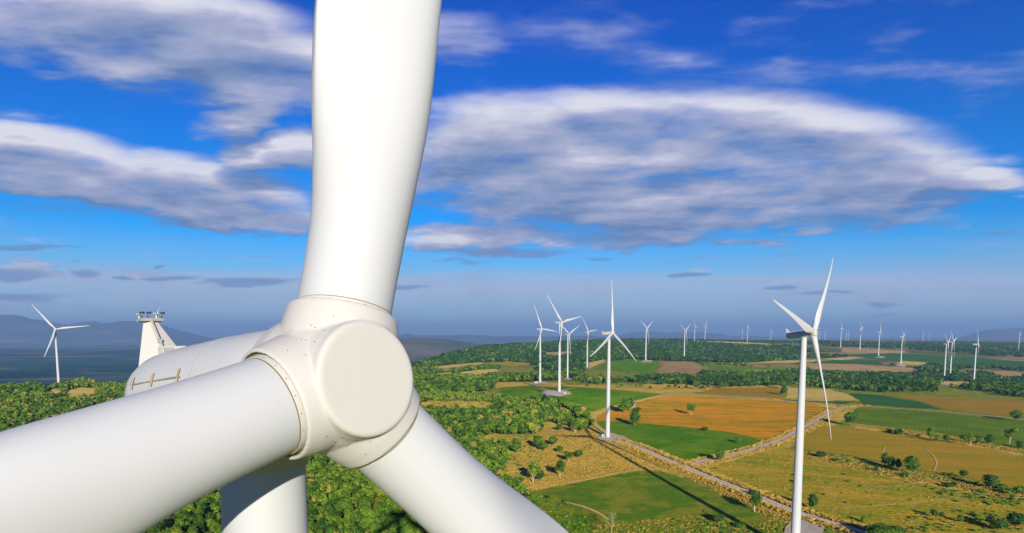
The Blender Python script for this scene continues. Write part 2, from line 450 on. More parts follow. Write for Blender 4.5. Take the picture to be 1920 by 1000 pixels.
def field_mat(name, c1, c2, c3=None, row=None, period=3.0, row_amt=.3, patch=.02, bump=.8, streak=None, stripe_period=None):
    """crop or stubble: two soil/crop tones in large patches, a fine third tone, rows along one bearing"""
    m, t, b = material(name, 1.0, .0)
    geo = t.n('ShaderNodeNewGeometry').outputs['Position']
    big = t.noise(geo, patch, 5, .6)
    if streak is not None:
        mp = t.mapping(t.mapping(geo, (1, 1, 0), (0, 0, -streak)), (.0045, .045, 0))
        st = t.noise(mp, 1.0, 5, .6, .4)
        big = t.m('ADD', t.m('MULTIPLY', big, .35), t.m('MULTIPLY', st, .65))
    fine = t.noise(geo, .35, 5, .7); vf = t.noise(geo, 1.6, 3, .7)
    mid = t.noise(geo, .07, 4, .65)
    col = t.mix(t.m('ADD', t.m('MULTIPLY', t.ss(big, .43, .57), .7), t.m('MULTIPLY', t.ss(mid, .42, .60), .3)), c1, c2)
    if c3: col = t.mix(t.m('MULTIPLY', t.ss(fine, .50, .68), .8), col, c3)
    col = t.mix(t.m('MULTIPLY', t.ss(vf, .45, .75), .35), col, t.mix(.5, c1, (.02, .03, .01)))
    h = t.m('ADD', t.m('MULTIPLY', fine, 1.0), t.m('MULTIPLY', vf, .5))
    if row is not None:
        mp = t.mapping(t.mapping(geo, (1, 1, 0), (0, 0, -row)), (.02, 1 / period, 0))
        sx = t.n('ShaderNodeSeparateXYZ'); t.link(mp, sx.inputs[0])
        w = t.m('ADD', sx.outputs[1], t.m('MULTIPLY', t.noise(mp, .8, 3, .6), .35))
        rw = t.m('MULTIPLY', t.m('ADD', t.m('SINE', t.m('MULTIPLY', w, 2 * pi)), 1.0), .5)
        col = t.mix(t.m('MULTIPLY', rw, row_amt), col, tuple(c * .45 for c in c1))
        h = t.m('ADD', h, t.m('MULTIPLY', rw, -.6 * row_amt))
    t._in(b.inputs['Base Color'], col)
    bp = t.n('ShaderNodeBump'); bp.inputs['Strength'].default_value = bump; bp.inputs['Distance'].default_value = 1.0
    t.link(h, bp.inputs['Height']); t.link(bp.outputs[0], b.inputs['Normal'])
    return m

def drape(name, pts_px, mat, lift, spacing=None, wob=1.0, kind='structure', world=None):
    w = world or [ground_at(*p) for p in pts_px]
    # wobbly densified outline
    out = []
    n = len(w)
    dist = np.mean([math.hypot(*p) for p in w])
    seg = max(4.0, dist * .006)
    rn = random.Random(sum(map(ord, name)) + len(w))
    for i in range(n):
        a = Vector(w[i]); c = Vector(w[(i + 1) % n]); L = (c - a).length
        k = max(1, int(L / seg)); nr = Vector((-(c - a).y, (c - a).x)).normalized() if L > 0 else Vector((0, 0))
        ph = rn.random() * 9
        for j in range(k):
            f = j / k
            o = (sin(f * k * .9 + ph) + sin(f * k * .37 + ph * 2)) * .18 * seg * wob * min(1, 4 * f * (1 - f) + .2) + rn.uniform(-.12, .12) * seg * wob
            out.append(a.lerp(c, f) + nr * o)
    P = np.array([(p.x, p.y) for p in out])
    sp = spacing or max(6.0, dist * .022)
    lo, hi = P.min(0), P.max(0)
    while (hi[0] - lo[0]) * (hi[1] - lo[1]) / sp ** 2 > 9000: sp *= 1.2
    gx, gy = np.meshgrid(np.arange(lo[0], hi[0], sp), np.arange(lo[1], hi[1], sp))
    gx = gx.ravel() + .01; gy = gy.ravel() + .013
    ins = in_poly(gx, gy, P)
    pts = [Vector(p) for p in P] + [Vector((a, b)) for a, b in zip(gx[ins], gy[ins])]
    res = delaunay_2d_cdt(pts, [], [list(range(len(P)))], 1, 1e-4)
    vs = np.array([(v.x, v.y) for v in res[0]])
    z = height(vs[:, 0], vs[:, 1]) + lift
    fs = [f for f in res[2]]
    me = new_mesh(name, np.column_stack([vs, z]), fs, mat)
    bm = bmesh.new(); bm.from_mesh(me)
    for f in bm.faces:
        if f.normal.z < 0: f.normal_flip()
    bm.to_mesh(me); bm.free(); me.shade_smooth()
    return add(name, me, kind=kind)

C_OR1, C_OR2 = (.62, .24, .03), (.34, .24, .035)
F_orange = field_mat('orange_stubble', (.90, .37, .02), (.30, .28, .02), (.70, .30, .015), row=R_(7), period=10, row_amt=.25, streak=R_(5))
F_green = field_mat('short_green_crop', (.085, .24, .01), (.20, .32, .018), (.05, .17, .006), patch=.022)
F_green2 = field_mat('green_rows', (.16, .27, .02), (.10, .20, .015), (.32, .29, .04), row=R_(57), period=4.6, row_amt=.10)
F_brown = field_mat('brown_tilled', (.42, .25, .03), (.56, .33, .04), (.26, .22, .025), row=R_(-6), period=9, row_amt=.4, streak=R_(-8))
F_tan = field_mat('brown_stubble', (.62, .35, .03), (.38, .32, .025), (.30, .25, .02), row=R_(-12), period=8, row_amt=.38, streak=R_(-12))
F_mix = field_mat('golden_green_stubble', (.66, .40, .03), (.22, .30, .015), (.80, .56, .10), row=R_(-24), period=6, row_amt=.32, streak=R_(-22))
F_olive = field_mat('olive_pasture', (.12, .23, .015), (.30, .30, .025), (.07, .19, .01), patch=.035)
F_straw = field_mat('pale_straw', (.85, .60, .14), (.68, .48, .10), (.40, .38, .10), row=R_(20), period=6, row_amt=.25)
F_dkgreen = field_mat('deep_green_crop', (.04, .15, .03), (.055, .18, .035), (.09, .16, .04), patch=.006)
F_pink = field_mat('bare_reddish_soil', (.58, .37, .15), (.46, .32, .11), (.34, .27, .08), patch=.008)
F_tilled = field_mat('ploughed_strips', (.56, .34, .14), (.34, .24, .09), (.24, .24, .08), row=R_(-20), period=22, row_amt=.45)

FIELDS = [
    ('orange_field', [(1197, 752), (1262, 743), (1350, 746), (1450, 752), (1530, 758), (1552, 770), (1530, 786), (1500, 806), (1478, 816), (1437, 827), (1380, 813), (1310, 804), (1250, 798), (1195, 793), (1120, 790), (1117, 780), (1150, 766)], F_orange),
    ('green_field', [(1113, 793), (1150, 791), (1195, 794), (1250, 799), (1310, 805), (1380, 814), (1434, 828), (1400, 839), (1340, 853), (1290, 861), (1250, 857), (1215, 840), (1180, 824), (1150, 810), (1125, 800)], F_green),
    ('green_field', [(932, 728), (1000, 723), (1030, 727), (1060, 725), (1140, 730), (1245, 739), (1200, 749), (1150, 762), (1110, 772), (1080, 768), (1040, 757), (985, 749), (945, 742)], F_green),
    ('tilled_field', [(1298, 738), (1345, 728), (1460, 726), (1467, 748), (1400, 744)], F_brown),
    ('straw_field', [(1476, 727), (1560, 731), (1598, 743), (1612, 752), (1540, 751), (1474, 747)], F_straw),
    ('green_strip', [(1472, 749), (1540, 753), (1610, 753), (1580, 758), (1468, 751)], F_dkgreen),
    ('green_field', [(1592, 738), (1650, 741), (1720, 753), (1768, 768), (1700, 765), (1620, 758)], F_dkgreen),
    ('tilled_field', [(1655, 739), (1750, 745), (1920, 752), (2000, 756), (2000, 792), (1920, 783), (1850, 777), (1772, 767), (1722, 752)], F_brown),
    ('crop_rows_field', [(1607, 766), (1700, 769), (1800, 778), (1920, 790), (2000, 797), (2000, 858), (1920, 842), (1850, 829), (1760, 812), (1670, 803), (1600, 793), (1592, 780)], F_green2),
    ('stubble_field', [(1545, 798), (1600, 803), (1680, 813), (1760, 826), (1850, 842), (1920, 857), (2000, 875), (2000, 935), (1920, 918), (1850, 905), (1800, 894), (1740, 884), (1650, 866), (1600, 855), (1510, 843), (1485, 836), (1512, 815)], F_tan),
    ('stubble_field', [(1318, 882), (1400, 856), (1470, 841), (1510, 853), (1600, 880), (1700, 903), (1800, 920), (1920, 942), (2000, 958), (2000, 1040), (1700, 1030), (1640, 1000), (1540, 966), (1450, 934), (1380, 905), (1335, 890)], F_mix),
    ('pasture', [(990, 918), (1100, 897), (1180, 881), (1235, 882), (1305, 908), (1400, 948), (1470, 985), (1440, 1060), (1100, 1060), (1010, 960)], F_olive),
    ('green_field', [(1110, 692), (1140, 679), (1180, 674), (1230, 679), (1236, 690), (1222, 699), (1150, 696)], F_green),
    ('ploughed_field', [(1236, 678), (1300, 679), (1318, 690), (1310, 702), (1240, 704), (1226, 698), (1240, 690)], F_tilled),
    ('green_field', [(1322, 685), (1400, 689), (1480, 690), (1470, 697), (1400, 695), (1330, 691)], F_green),
    ('bare_field', [(1395, 693), (1458, 694), (1450, 699), (1400, 698)], F_pink),
    ('straw_field', [(1400, 682), (1450, 677), (1600, 669), (1622, 671), (1500, 680)], F_straw),
    ('green_field', [(1535, 674), (1650, 678), (1655, 684), (1540, 680)], F_dkgreen),
    ('bare_field', [(1500, 681), (1600, 683), (1715, 691), (1708, 698), (1600, 697), (1520, 692)], F_pink),
    ('bare_field', [(1570, 652), (1640, 655), (1700, 659), (1690, 664), (1580, 662)], F_pink),
    ('green_field', [(1595, 665), (1660, 662), (1780, 668), (1920, 678), (2000, 684), (2000, 694), (1920, 688), (1700, 678), (1600, 671)], F_dkgreen),
    ('straw_field', [(1690, 676), (1738, 680), (1728, 686), (1680, 684)], F_straw),
    ('straw_field', [(1762, 715), (1812, 716), (1860, 719), (1800, 722), (1762, 722)], F_straw),
    ('bare_field', [(1850, 698), (1890, 696), (1920, 700), (1920, 708), (1880, 706)], F_pink),
    ('straw_field', [(803, 690), (850, 684), (905, 680), (908, 684), (870, 688), (830, 692)], F_straw),
    ('straw_field', [(860, 699), (900, 694), (930, 692), (938, 697), (900, 704), (862, 703)], F_straw),
    ('straw_field', [(782, 703), (830, 700), (852, 699), (845, 704), (790, 706)], F_straw),
    ('straw_field', [(910, 681), (950, 679), (1020, 683), (960, 688)], F_mix),
    ('bare_field', [(1020, 662), (1070, 659), (1080, 663), (1030, 668)], F_pink),
    ('straw_field', [(1290, 640), (1400, 642), (1490, 650), (1400, 646)], F_straw),
    ('straw_field', [(1100, 682), (1130, 675), (1150, 674), (1120, 684), (1108, 690)], F_straw),
]
for i, (nm, pts, mt) in enumerate(FIELDS):
    drape(nm, pts, mt, .25 if i < 12 else .6)

# gravel roads with pale wheel tracks
M_road, t, b = material('gravel_road', 1.0, 0)
geo = t.n('ShaderNodeNewGeometry').outputs['Position']
uvn = t.n('ShaderNodeAttribute', attribute_name='across').outputs['Fac']
n1 = t.noise(geo, .25, 5, .65); n2 = t.noise(geo, 2.0, 3, .7)
trk = t.m('ABSOLUTE', t.m('SUBTRACT', t.m('ABSOLUTE', uvn), .45))
col = t.mix(t.ss(trk, .30, .05), (.54, .43, .30), (.80, .65, .46))
col = t.mix(t.m('MULTIPLY', t.ss(n1, .4, .7), .5), col, (.50, .43, .33))
col = t.mix(t.m('MULTIPLY', t.ss(n2, .45, .7), .25), col, (.26, .24, .21))
t._in(b.inputs['Base Color'], col)
def road(pts_px, width, lift=.45, mat=None, name='road', wob=0):
    w = [Vector(ground_at(*p)) for p in pts_px]
    # Catmull-Rom through the survey points
    P = []
    q = [w[0] * 2 - w[1]] + w + [w[-1] * 2 - w[-2]]
    for i in range(1, len(q) - 2):
        n = max(2, int((q[i + 1] - q[i]).length / 6))
        for k in range(n):
            s = k / n
            P.append(.5 * ((2 * q[i]) + (-q[i - 1] + q[i + 1]) * s + (2 * q[i - 1] - 5 * q[i] + 4 * q[i + 1] - q[i + 2]) * s * s + (-q[i - 1] + 3 * q[i] - 3 * q[i + 1] + q[i + 2]) * s ** 3))
    P.append(w[-1])
    rn = random.Random(len(P))
    vs, fs, ac = [], [], []
    for i, p in enumerate(P):
        d = (P[min(i + 1, len(P) - 1)] - P[max(i - 1, 0)]).normalized(); nr = Vector((-d.y, d.x))
        ww = width * (1 + rn.uniform(-.06, .06))
        for k in range(5):
            f = (k - 2) / 2
            c = p + nr * (f * ww / 2)
            vs.append((c.x, c.y, float(height(c.x, c.y)) + lift)); ac.append(f)
    for i in range(len(P) - 1):
        for k in range(4):
            fs.append((i * 5 + k, i * 5 + k + 1, (i + 1) * 5 + k + 1, (i + 1) * 5 + k)[::-1])
    me = new_mesh(name, vs, fs, mat or M_road)
    attr(me, 'across', ac)
    bm = bmesh.new(); bm.from_mesh(me)
    for f in bm.faces:
        if f.normal.z < 0: f.normal_flip()
    bm.to_mesh(me); bm.free()
    add(name, me, kind='structure')
    return P
ROAD_A = road([(1146, 826), (1180, 834), (1212, 846), (1240, 859), (1266, 869), (1292, 880), (1322, 893), (1360, 908), (1400, 924), (1440, 941), (1480, 957), (1530, 974), (1580, 988), (1640, 1008), (1720, 1040)], 7.4)
ROAD_B = road([(1292, 876), (1312, 868), (1336, 861), (1366, 854), (1402, 846), (1432, 837), (1462, 826), (1492, 811), (1520, 796), (1545, 781), (1563, 771), (1590, 764), (1622, 762)], 6.6, .47)
ROAD_C = road([(1240, 741), (1300, 742), (1380, 745), (1460, 751), (1530, 756), (1575, 761), (1640, 764), (1740, 771), (1800, 776), (1860, 781), (1920, 787), (2000, 794)], 5.0, .49)
ROAD_E = road([(1262, 868), (1280, 871), (1300, 871)], 5.0, .51)
M_track = field_mat('ochre_track', (.80, .52, .18), (.70, .44, .14), (.52, .42, .14))
road([(1252, 741), (1205, 751), (1160, 763), (1124, 775), (1112, 786), (1118, 798), (1140, 814)], 5.5, .43, M_track, 'dirt_track')
road([(935, 731), (1000, 727), (1040, 735), (1090, 728), (1165, 733), (1250, 740)], 4.0, .43, M_track, 'dirt_track')
road([(985, 922), (1040, 911), (1100, 900), (1180, 884), (1240, 880)], 5.0, .41, M_track, 'dirt_track')
road([(1060, 943), (1090, 950), (1120, 962), (1140, 975)], 2.2, .43, M_track, 'dirt_track')
drape('road_junction', [(1240, 860), (1262, 864), (1292, 868), (1316, 862), (1322, 868), (1304, 876), (1300, 884), (1276, 876), (1258, 869)], field_mat('junction_gravel', (.60, .48, .33), (.70, .57, .40), (.44, .36, .26), bump=.4), .40, wob=.3)
for tp in ([(1737, 845), (1750, 856), (1756, 870), (1751, 884)], [(1661, 838), (1657, 846), (1655, 856)], [(1700, 838), (1760, 846), (1830, 856)], [(1560, 905), (1640, 915), (1740, 905)], [(1560, 955), (1700, 945), (1840, 930)]):
    road(tp, 1.1, .46, M_track, 'wheel_track')
M_gravel = field_mat('pad_gravel', (.52, .43, .30), (.62, .52, .38), (.42, .34, .20), bump=.4)
PADS = [[(1118, 819), (1140, 812), (1168, 818), (1200, 836), (1215, 848), (1180, 840), (1150, 834), (1128, 828)],
        [(1012, 741), (1020, 734), (1046, 731), (1068, 735), (1071, 740), (1050, 744), (1028, 744)],
        [(1468, 1010), (1478, 980), (1500, 966), (1530, 968), (1548, 982), (1540, 1010), (1520, 1040), (1480, 1040)],
        [(995, 722), (1012, 715), (1030, 718), (1024, 722)], [(1200, 680), (1211, 675), (1226, 677), (1220, 680)], [(1640, 671), (1650, 668), (1662, 670), (1655, 672)],
        [(1678, 686), (1690, 684), (1706, 686), (1695, 689)], [(1764, 722), (1772, 718), (1786, 720), (1778, 723)], [(1774, 706), (1782, 703), (1792, 706), (1784, 708)],
        [(104, 729), (108, 726), (114, 727), (112, 730)], [(1052, 713), (1064, 708), (1076, 711), (1066, 714)], [(1092, 690), (1101, 686), (1112, 689), (1104, 692)]]
for p in PADS: drape('turbine_pad', p, M_gravel, .5 if len(p) > 4 else .9, wob=.5)
drape('clearing', [(118, 735), (150, 727), (182, 730), (175, 742), (135, 745)], F_straw, .5)
drape('clearing', [(88, 736), (100, 730), (118, 733), (108, 742)], F_straw, .5)
# ------------------------------------------------------------------ wind turbines
HUB_H, ROTOR_R, OVERHANG, TILT = 99.5, 50.5, 3.66, R_(6)
M_blade = painted('white_gelcoat', (.425, .437, .45), .55, .2, .05, .35)
M_shell = painted('cream_gelcoat', (.43, .42, .398), .55, .2, .05, .9)
M_tower = painted('white_tower_paint', (.40, .415, .435), .55, .2, .04, .25)
M_seal = plain('dark_seal', (.05, .055, .04), .8)
M_lichen = plain('greenish_grime', (.16, .15, .05), .85)
M_galv = plain('galvanised_steel', (.38, .37, .33), .5, .3)
M_bronze = plain('weathered_bracket', (.26, .2, .11), .6, .2)
M_yellow = plain('yellow_paint', (.6, .38, .04), .5)
M_bolt = plain('bolt_head', (.12, .11, .1), .5, .5)
M_black = plain('black_instrument', (.03, .03, .03), .5)
M_concrete = plain('pale_concrete', (.5, .48, .44), .85)
M_door = plain('grey_door_paint', (.2, .22, .24), .5)

CH = [(1.2, 2.40), (3.6, 2.42), (5, 2.62), (6, 2.88), (7, 3.14), (8.5, 3.36), (10, 3.45), (12, 3.40), (16, 3.05), (22, 2.55), (30, 1.95), (38, 1.45), (45, 1.0), (49, .62), (50.2, .3), (50.5, .1)]
TH = [(1.2, 1), (3.2, 1), (5, .88), (7, .67), (8.5, .58), (10, .48), (12, .41), (16, .33), (22, .27), (30, .22), (50.5, .16)]
TW = [(1.2, 15), (5, 14), (10, 12), (16, 9), (22, 6), (30, 3.5), (40, 1), (50.5, -1)]
PA = [(1.2, .5), (4.2, .5), (7, .43), (10, .355), (14, .32), (50.5, .3)]
def lut(T, r): return float(np.interp(r, [a for a, _ in T], [b for _, b in T]))

def blade_mesh(name, hires):
    if hires:
        rs = list(np.arange(1.9, 16, .2)) + list(np.arange(16, 49, .8)) + [49, 49.6, 50.1, 50.35, 50.5]; N = 72
    else:
        rs = [1.2, 3, 4.2, 5.5, 7, 8.5, 10, 12, 15, 19, 24, 29, 34, 39, 43, 46.5, 48.5, 49.7, 50.5]; N = 16
    rs = np.array(rs)
    def sm(T):
        if not hires: return [lut(T, r) for r in rs]
        d = .7
        return [np.mean([lut(T, r + k * d) for k in (-1.2, -.8, -.4, 0, .4, .8, 1.2)]) if r < 45 else lut(T, r) for r in rs]
    ch, th, tw, pa = sm(CH), sm(TH), sm(TW), sm(PA)
    vs, fs = [], []
    for i, r in enumerate(rs):
        c, tk, b, p = ch[i], th[i], R_(tw[i]), pa[i]
        wcirc = min(1, max(0, (tk - .42) / .55)); wcirc = wcirc * wcirc * (3 - 2 * wcirc)
        off = -(.075 * r) + .0011 * r * r
        for k in range(N):
            f = 2 * pi * k / N
            s = (1 - cos(f)) / 2                     # 0 leading edge, 1 trailing edge
            side = 1 if f < pi else -1
            cx, cy = s, .5 * sin(f) * min(1, tk * 1.0)
            xx = max(s, 0)
            t_ = tk * 5 * (.2969 * math.sqrt(xx) - .126 * xx - .3516 * xx ** 2 + .2843 * xx ** 3 - .1015 * xx ** 4)
            te = .06 * tk * xx if r > 5 else 0
            ay = side * (t_ + te)
            camber = .03 * 4 * xx * (1 - xx)
            ay = ay + camber
            y = wcirc * cy + (1 - wcirc) * ay
            x = (p - cx) * c; y = y * c
            X = x * cos(b) + y * sin(b); Y = -x * sin(b) + y * cos(b)
            vs.append((X, Y + off, r))
    m = len(rs)
    for i in range(m - 1):
        for k in range(N):
            j = (k + 1) % N
            fs.append((i * N + k, i * N + j, (i + 1) * N + j, (i + 1) * N + k))
    fs.append(tuple((m - 1) * N + k for k in range(N)))
    me = new_mesh(name, vs, fs, M_blade)
    bm = bmesh.new(); bm.from_mesh(me); bmesh.ops.recalc_face_normals(bm, faces=bm.faces); bm.to_mesh(me); bm.free()
    return auto_smooth(me, 50 if hires else 60)

def remeshed(mb, name, mat, voxel, smooth_it, factor=.5):
    tmp = bpy.data.objects.new('tmp', mb.mesh('tmp')); COL.objects.link(tmp)
    r = tmp.modifiers.new('r', 'REMESH'); r.mode = 'VOXEL'; r.voxel_size = voxel
    s = tmp.modifiers.new('s', 'SMOOTH'); s.iterations = smooth_it; s.factor = factor
    dg = bpy.context.evaluated_depsgraph_get(); dg.update()
    me = bpy.data.meshes.new_from_object(tmp.evaluated_get(dg))
    me.name = name; me.materials.clear(); me.materials.append(mat); me.shade_smooth()
    old = tmp.data
    bpy.data.objects.remove(tmp); bpy.data.meshes.remove(old)
    return me

def rotm(i, rot): return Matrix.Rotation(-TILT, 4, 'X') @ Matrix.Rotation(rot + i * 2 * pi / 3, 4, 'Y')

def nacelle_section(w, h, n=40, e=2.6):
    out = []
    for i in range(n):
        t = 2 * pi * i / n
        out.append((w * math.copysign(abs(cos(t)) ** (2 / e), cos(t)), h * math.copysign(abs(sin(t)) ** (2 / e), sin(t))))
    return out

def loft(secs, n, mat, name, cap=True):
    vs = [p for s in secs for p in s]; fs = []
    for k in range(len(secs) - 1):
        for i in range(n):
            j = (i + 1) % n
            fs.append((k * n + i, k * n + j, (k + 1) * n + j, (k + 1) * n + i))
    if cap: fs += [tuple(range(n)), tuple((len(secs) - 1) * n + i for i in range(n))]
    mb = MB(); mb.put(vs, fs)
    return auto_smooth(mb.mesh(name, mat), 40)

# nacelle body profile along +Y (behind the hub): (y, half width, half height, centre z)
def nacelle_mesh(name, n, M_):
    prof = [(1.22, 1.52, 1.52, 0, 2.0), (1.6, 1.60, 1.60, 0, 2.0), (3, 1.66, 1.66, 0, 2.1), (5, 1.68, 1.68, 0, 2.2), (8, 1.66, 1.66, 0, 2.25), (9.6, 1.60, 1.60, 0, 2.2),
            (10.3, 1.48, 1.48, 0, 2.15), (10.8, 1.28, 1.3, 0, 2.1), (11.15, 1.0, 1.0, 0, 2.0), (11.32, .6, .6, 0, 2.0), (11.36, .15, .15, 0, 2.0)]
    secs = []
    for (y, w, h, cz, e) in prof:
        secs.append([(x, y, z + cz) for x, z in nacelle_section(w, h, n, e)])
    return loft(secs, n, M_, name)

def merge(me, mb, mat):
    """adds surface detail (bolt heads, seam lines) to a part's own mesh with its own material"""
    extra = mb.mesh('x')
    bm = bmesh.new(); bm.from_mesh(me); nf = len(bm.faces); bm.from_mesh(extra)
    me.materials.append(mat); k = len(me.materials) - 1
    bm.faces.ensure_lookup_table()
    for f in bm.faces[nf:]: f.material_index = k; f.smooth = False
    bm.to_mesh(me); bm.free(); bpy.data.meshes.remove(extra)
# ------------------------------------------------------------------ the near turbine
YAW0, ROT0 = R_(48), R_(15)
HUB0 = Vector((-4.65, 17.5, CAM_Z - 1.25))
ah0 = Vector((sin(YAW0), -cos(YAW0), 0))
root = bpy.data.objects.new('wind_turbine', None); COL.objects.link(root)
root.location = HUB0 - ah0 * OVERHANG - Vector((0, 0, HUB_H)); root.rotation_euler = (0, 0, YAW0)
root['label'] = 'huge close-up white wind turbine with cream hub filling the left foreground'
root['category'] = 'wind turbine'; root['group'] = 'wind turbines of the wind farm'
HUBL = Vector((0, -OVERHANG, HUB_H))
def P0(y, x=0, z=0):                   # nacelle frame (tilted) -> turbine frame
    return HUBL + Matrix.Rotation(-TILT, 3, 'X') @ Vector((x, y, z))
# tower
prof = [(0, 2.25), (.3, 2.15), (20, 2.08), (45, 1.85), (70, 1.55), (90, 1.27), (96.9, 1.20)]
tw = MB().lathe(prof, 'Z', 96, cap1=True)
tower = add('tower', auto_smooth(tw.mesh('tower', M_tower), 40), root)
seam = MB()
for z, r in ((93.2, 1.2376), (70, 1.55), (45, 1.85)):
    seam.lathe([(z - .012, r + .001), (z - .012, r + .004), (z + .012, r + .004), (z + .012, r + .001)], 'Z', 96)
merge(tower.data, seam, plain('seam_line', (.45, .45, .44)))
yb = MB().lathe([(96.9, 1.2), (96.9, 1.28), (97.9, 1.30), (98.2, 1.2)], 'Z', 64)
add('yaw_ring', yb.mesh('yaw_ring', M_tower, True), root)
add('door', MB().box((0, -2.17, 2.6), (.9, .12, 2.1)).mesh('door', M_door), tower)
# nacelle
NR = (-TILT, 0, 0)
nac = add('nacelle', nacelle_mesh('nacelle', 96, M_blade), root, HUBL, NR)
M_seam = plain('panel_seam', (.3, .3, .28), .7)
sm_ = MB()
for y, w in ((4.6, 1.679), (7.6, 1.665)):
    s1 = nacelle_section(w + .0, w + .0, 96, 2.2)
    vs = []; fs = []
    for dy, g in ((-.012, -.01), (-.012, .004), (.012, .004), (.012, -.01)):
        vs += [(x * (1 + g / w), y + dy, z * (1 + g / w)) for x, z in s1]
    for k in range(3):
        for i in range(96):
            j = (i + 1) % 96; fs.append((k * 96 + i, k * 96 + j, (k + 1) * 96 + j, (k + 1) * 96 + i))
    sm_.put(vs, fs)
merge(nac.data, sm_, M_seam)
# hatch rail on the near side with three brackets
def on_side(y, ang, lift=0.0):          # ang measured from the top towards -x
    w = float(np.interp(y, [1.2, 3, 5, 8, 9.6, 10.3], [1.52, 1.66, 1.68, 1.66, 1.6, 1.5]))
    e = 2.2; t = pi / 2 + ang
    return Vector((w * math.copysign(abs(cos(t)) ** (2 / e), cos(t)), y, w * math.copysign(abs(sin(t)) ** (2 / e), sin(t)))) * 1.0 + Vector((cos(t) * lift, 0, sin(t) * lift))
RA = R_(73)
rail = add('hatch_rail', MB().tube(on_side(5.2, RA, .05), on_side(9.3, RA, .05), .022, n=8).mesh('rail', M_galv), nac)
for y in (5.35, 7.35, 9.15):
    mb = MB()
    for k in range(4):
        a0 = RA - .15 + k * .06
        mb.tube(on_side(y, a0, .05), on_side(y, a0 + .066, .05), .03, n=8)
    add('hinge', mb.mesh('hinge', M_bronze), rail)
# lifting eye
lug = MB()
ring = [Vector((0, cos(t) * .07, sin(t) * .07)) for t in np.linspace(0, 2 * pi, 13)]
c0 = Vector((-.25, 1.5, 1.70))
for a_, b_ in zip(ring[:-1], ring[1:]): lug.tube(c0 + a_, c0 + b_, .02, n=6)
lug.tube(c0 + Vector((0, 0, -.18)), c0 + Vector((0, 0, -.06)), .03)
add('lifting_eye', lug.mesh('eye', M_yellow), nac)
# instrument mast: a folded tapering sheet tower with a cable channel, platform and instruments
mast = MB()
zt = 2.86
def sheet(b0, b1, t0, t1, thick):
    b0, b1, t0, t1 = map(Vector, (b0, b1, t0, t1))
    nrm = (b1 - b0).cross(t0 - b0).normalized() * thick
    mast.put([b0, b1, t1, t0, b0 + nrm, b1 + nrm, t1 + nrm, t0 + nrm],
             [(0, 1, 2, 3), (7, 6, 5, 4), (0, 4, 5, 1), (1, 5, 6, 2), (2, 6, 7, 3), (3, 7, 4, 0)])
NZ = 1.2
F_ = Vector((-.12, 9.95, 1.35)); L_ = Vector((-.95, 10.75, .55)); B_ = Vector((.80, 9.95, 1.1))
TF = Vector((-.17, 10.95, zt)); TL = Vector((-.34, 11.25, zt)); TR = Vector((.12, 10.98, zt))
mast.put([F_, B_, L_, TF, TR, TL], [(0, 2, 1), (3, 4, 5), (0, 1, 4, 3), (1, 2, 5, 4), (2, 0, 3, 5)])
mm = mast.mesh('mast', M_shell)
bm = bmesh.new(); bm.from_mesh(mm)
bmesh.ops.bevel(bm, geom=list(bm.edges), offset=.05, segments=2, affect='EDGES'); bm.to_mesh(mm); bm.free()
mast_o = add('instrument_mast', auto_smooth(mm, 30), nac)
cc = MB()
d = (TF - F_)
cc.tube(F_ + d * .1 + Vector((.03, -.07, 0)), TF + Vector((.03, -.07, 0)), .04, n=8)
cc.box(F_ + d * .5 + Vector((.03, -.07, 0)), (.13, .09, .12))
add('cable_channel', cc.mesh('cable', M_galv), mast_o)
pf = MB()
pf.box((-.10, 11.15, zt + .06), (.80, .42, .1))
add('platform', pf.mesh('platform', M_galv), mast_o)
ins = [(-.45, 10.98), (-.42, 11.28), (-.22, 10.98), (.06, 10.98), (.25, 10.99), (.24, 11.29)]
for i, (x, y) in enumerate(ins):
    mb = MB(); z = zt + .11
    mb.tube((x, y, z), (x, y, z + .09), .035, n=8)
    if i % 2 == 0:
        mb.tube((x, y, z + .09), (x, y, z + .17), .012, n=6)
        mb.box((x, y, z + .2), (.10, .035, .05))
        mb.box((x + .09, y, z + .2), (.06, .01, .09))
    else:
        mb.tube((x, y, z + .09), (x, y, z + .16), .012, n=6)
        for t in (0, 2.1, 4.2):
            mb.tube((x, y, z + .17), (x + .08 * cos(t), y + .08 * sin(t), z + .17), .007, n=5)
            mb.lathe([(-.025, .005), (0, .028), (.02, .028)], 'Z', 8, Matrix.Translation((x + .09 * cos(t), y + .09 * sin(t), z + .17)))
    add('wind_sensor', mb.mesh('sensor', M_black if i % 2 == 0 else M_galv), mast_o)
rod = MB().tube((.15, 11.08, zt + .1), (.15, 11.08, zt + .36), .012, n=6).tube((.15, 11.08, zt + .36), (.25, 11.08, zt + .5), .012, .005, n=6)
add('lightning_rod', rod.mesh('rod', M_tower), mast_o)
# cooler box with louvres at the foot of the mast
cb = add('cooler_box', MB().box((.02, 9.75, 1.66), (.80, .40, .34)).mesh('box', M_shell), nac)
gr = MB()
for k in range(7): gr.box((-.18, 9.538, 1.53 + k * .04), (.34, .02, .022))
add('louvre', gr.mesh('louvre', M_galv), cb)
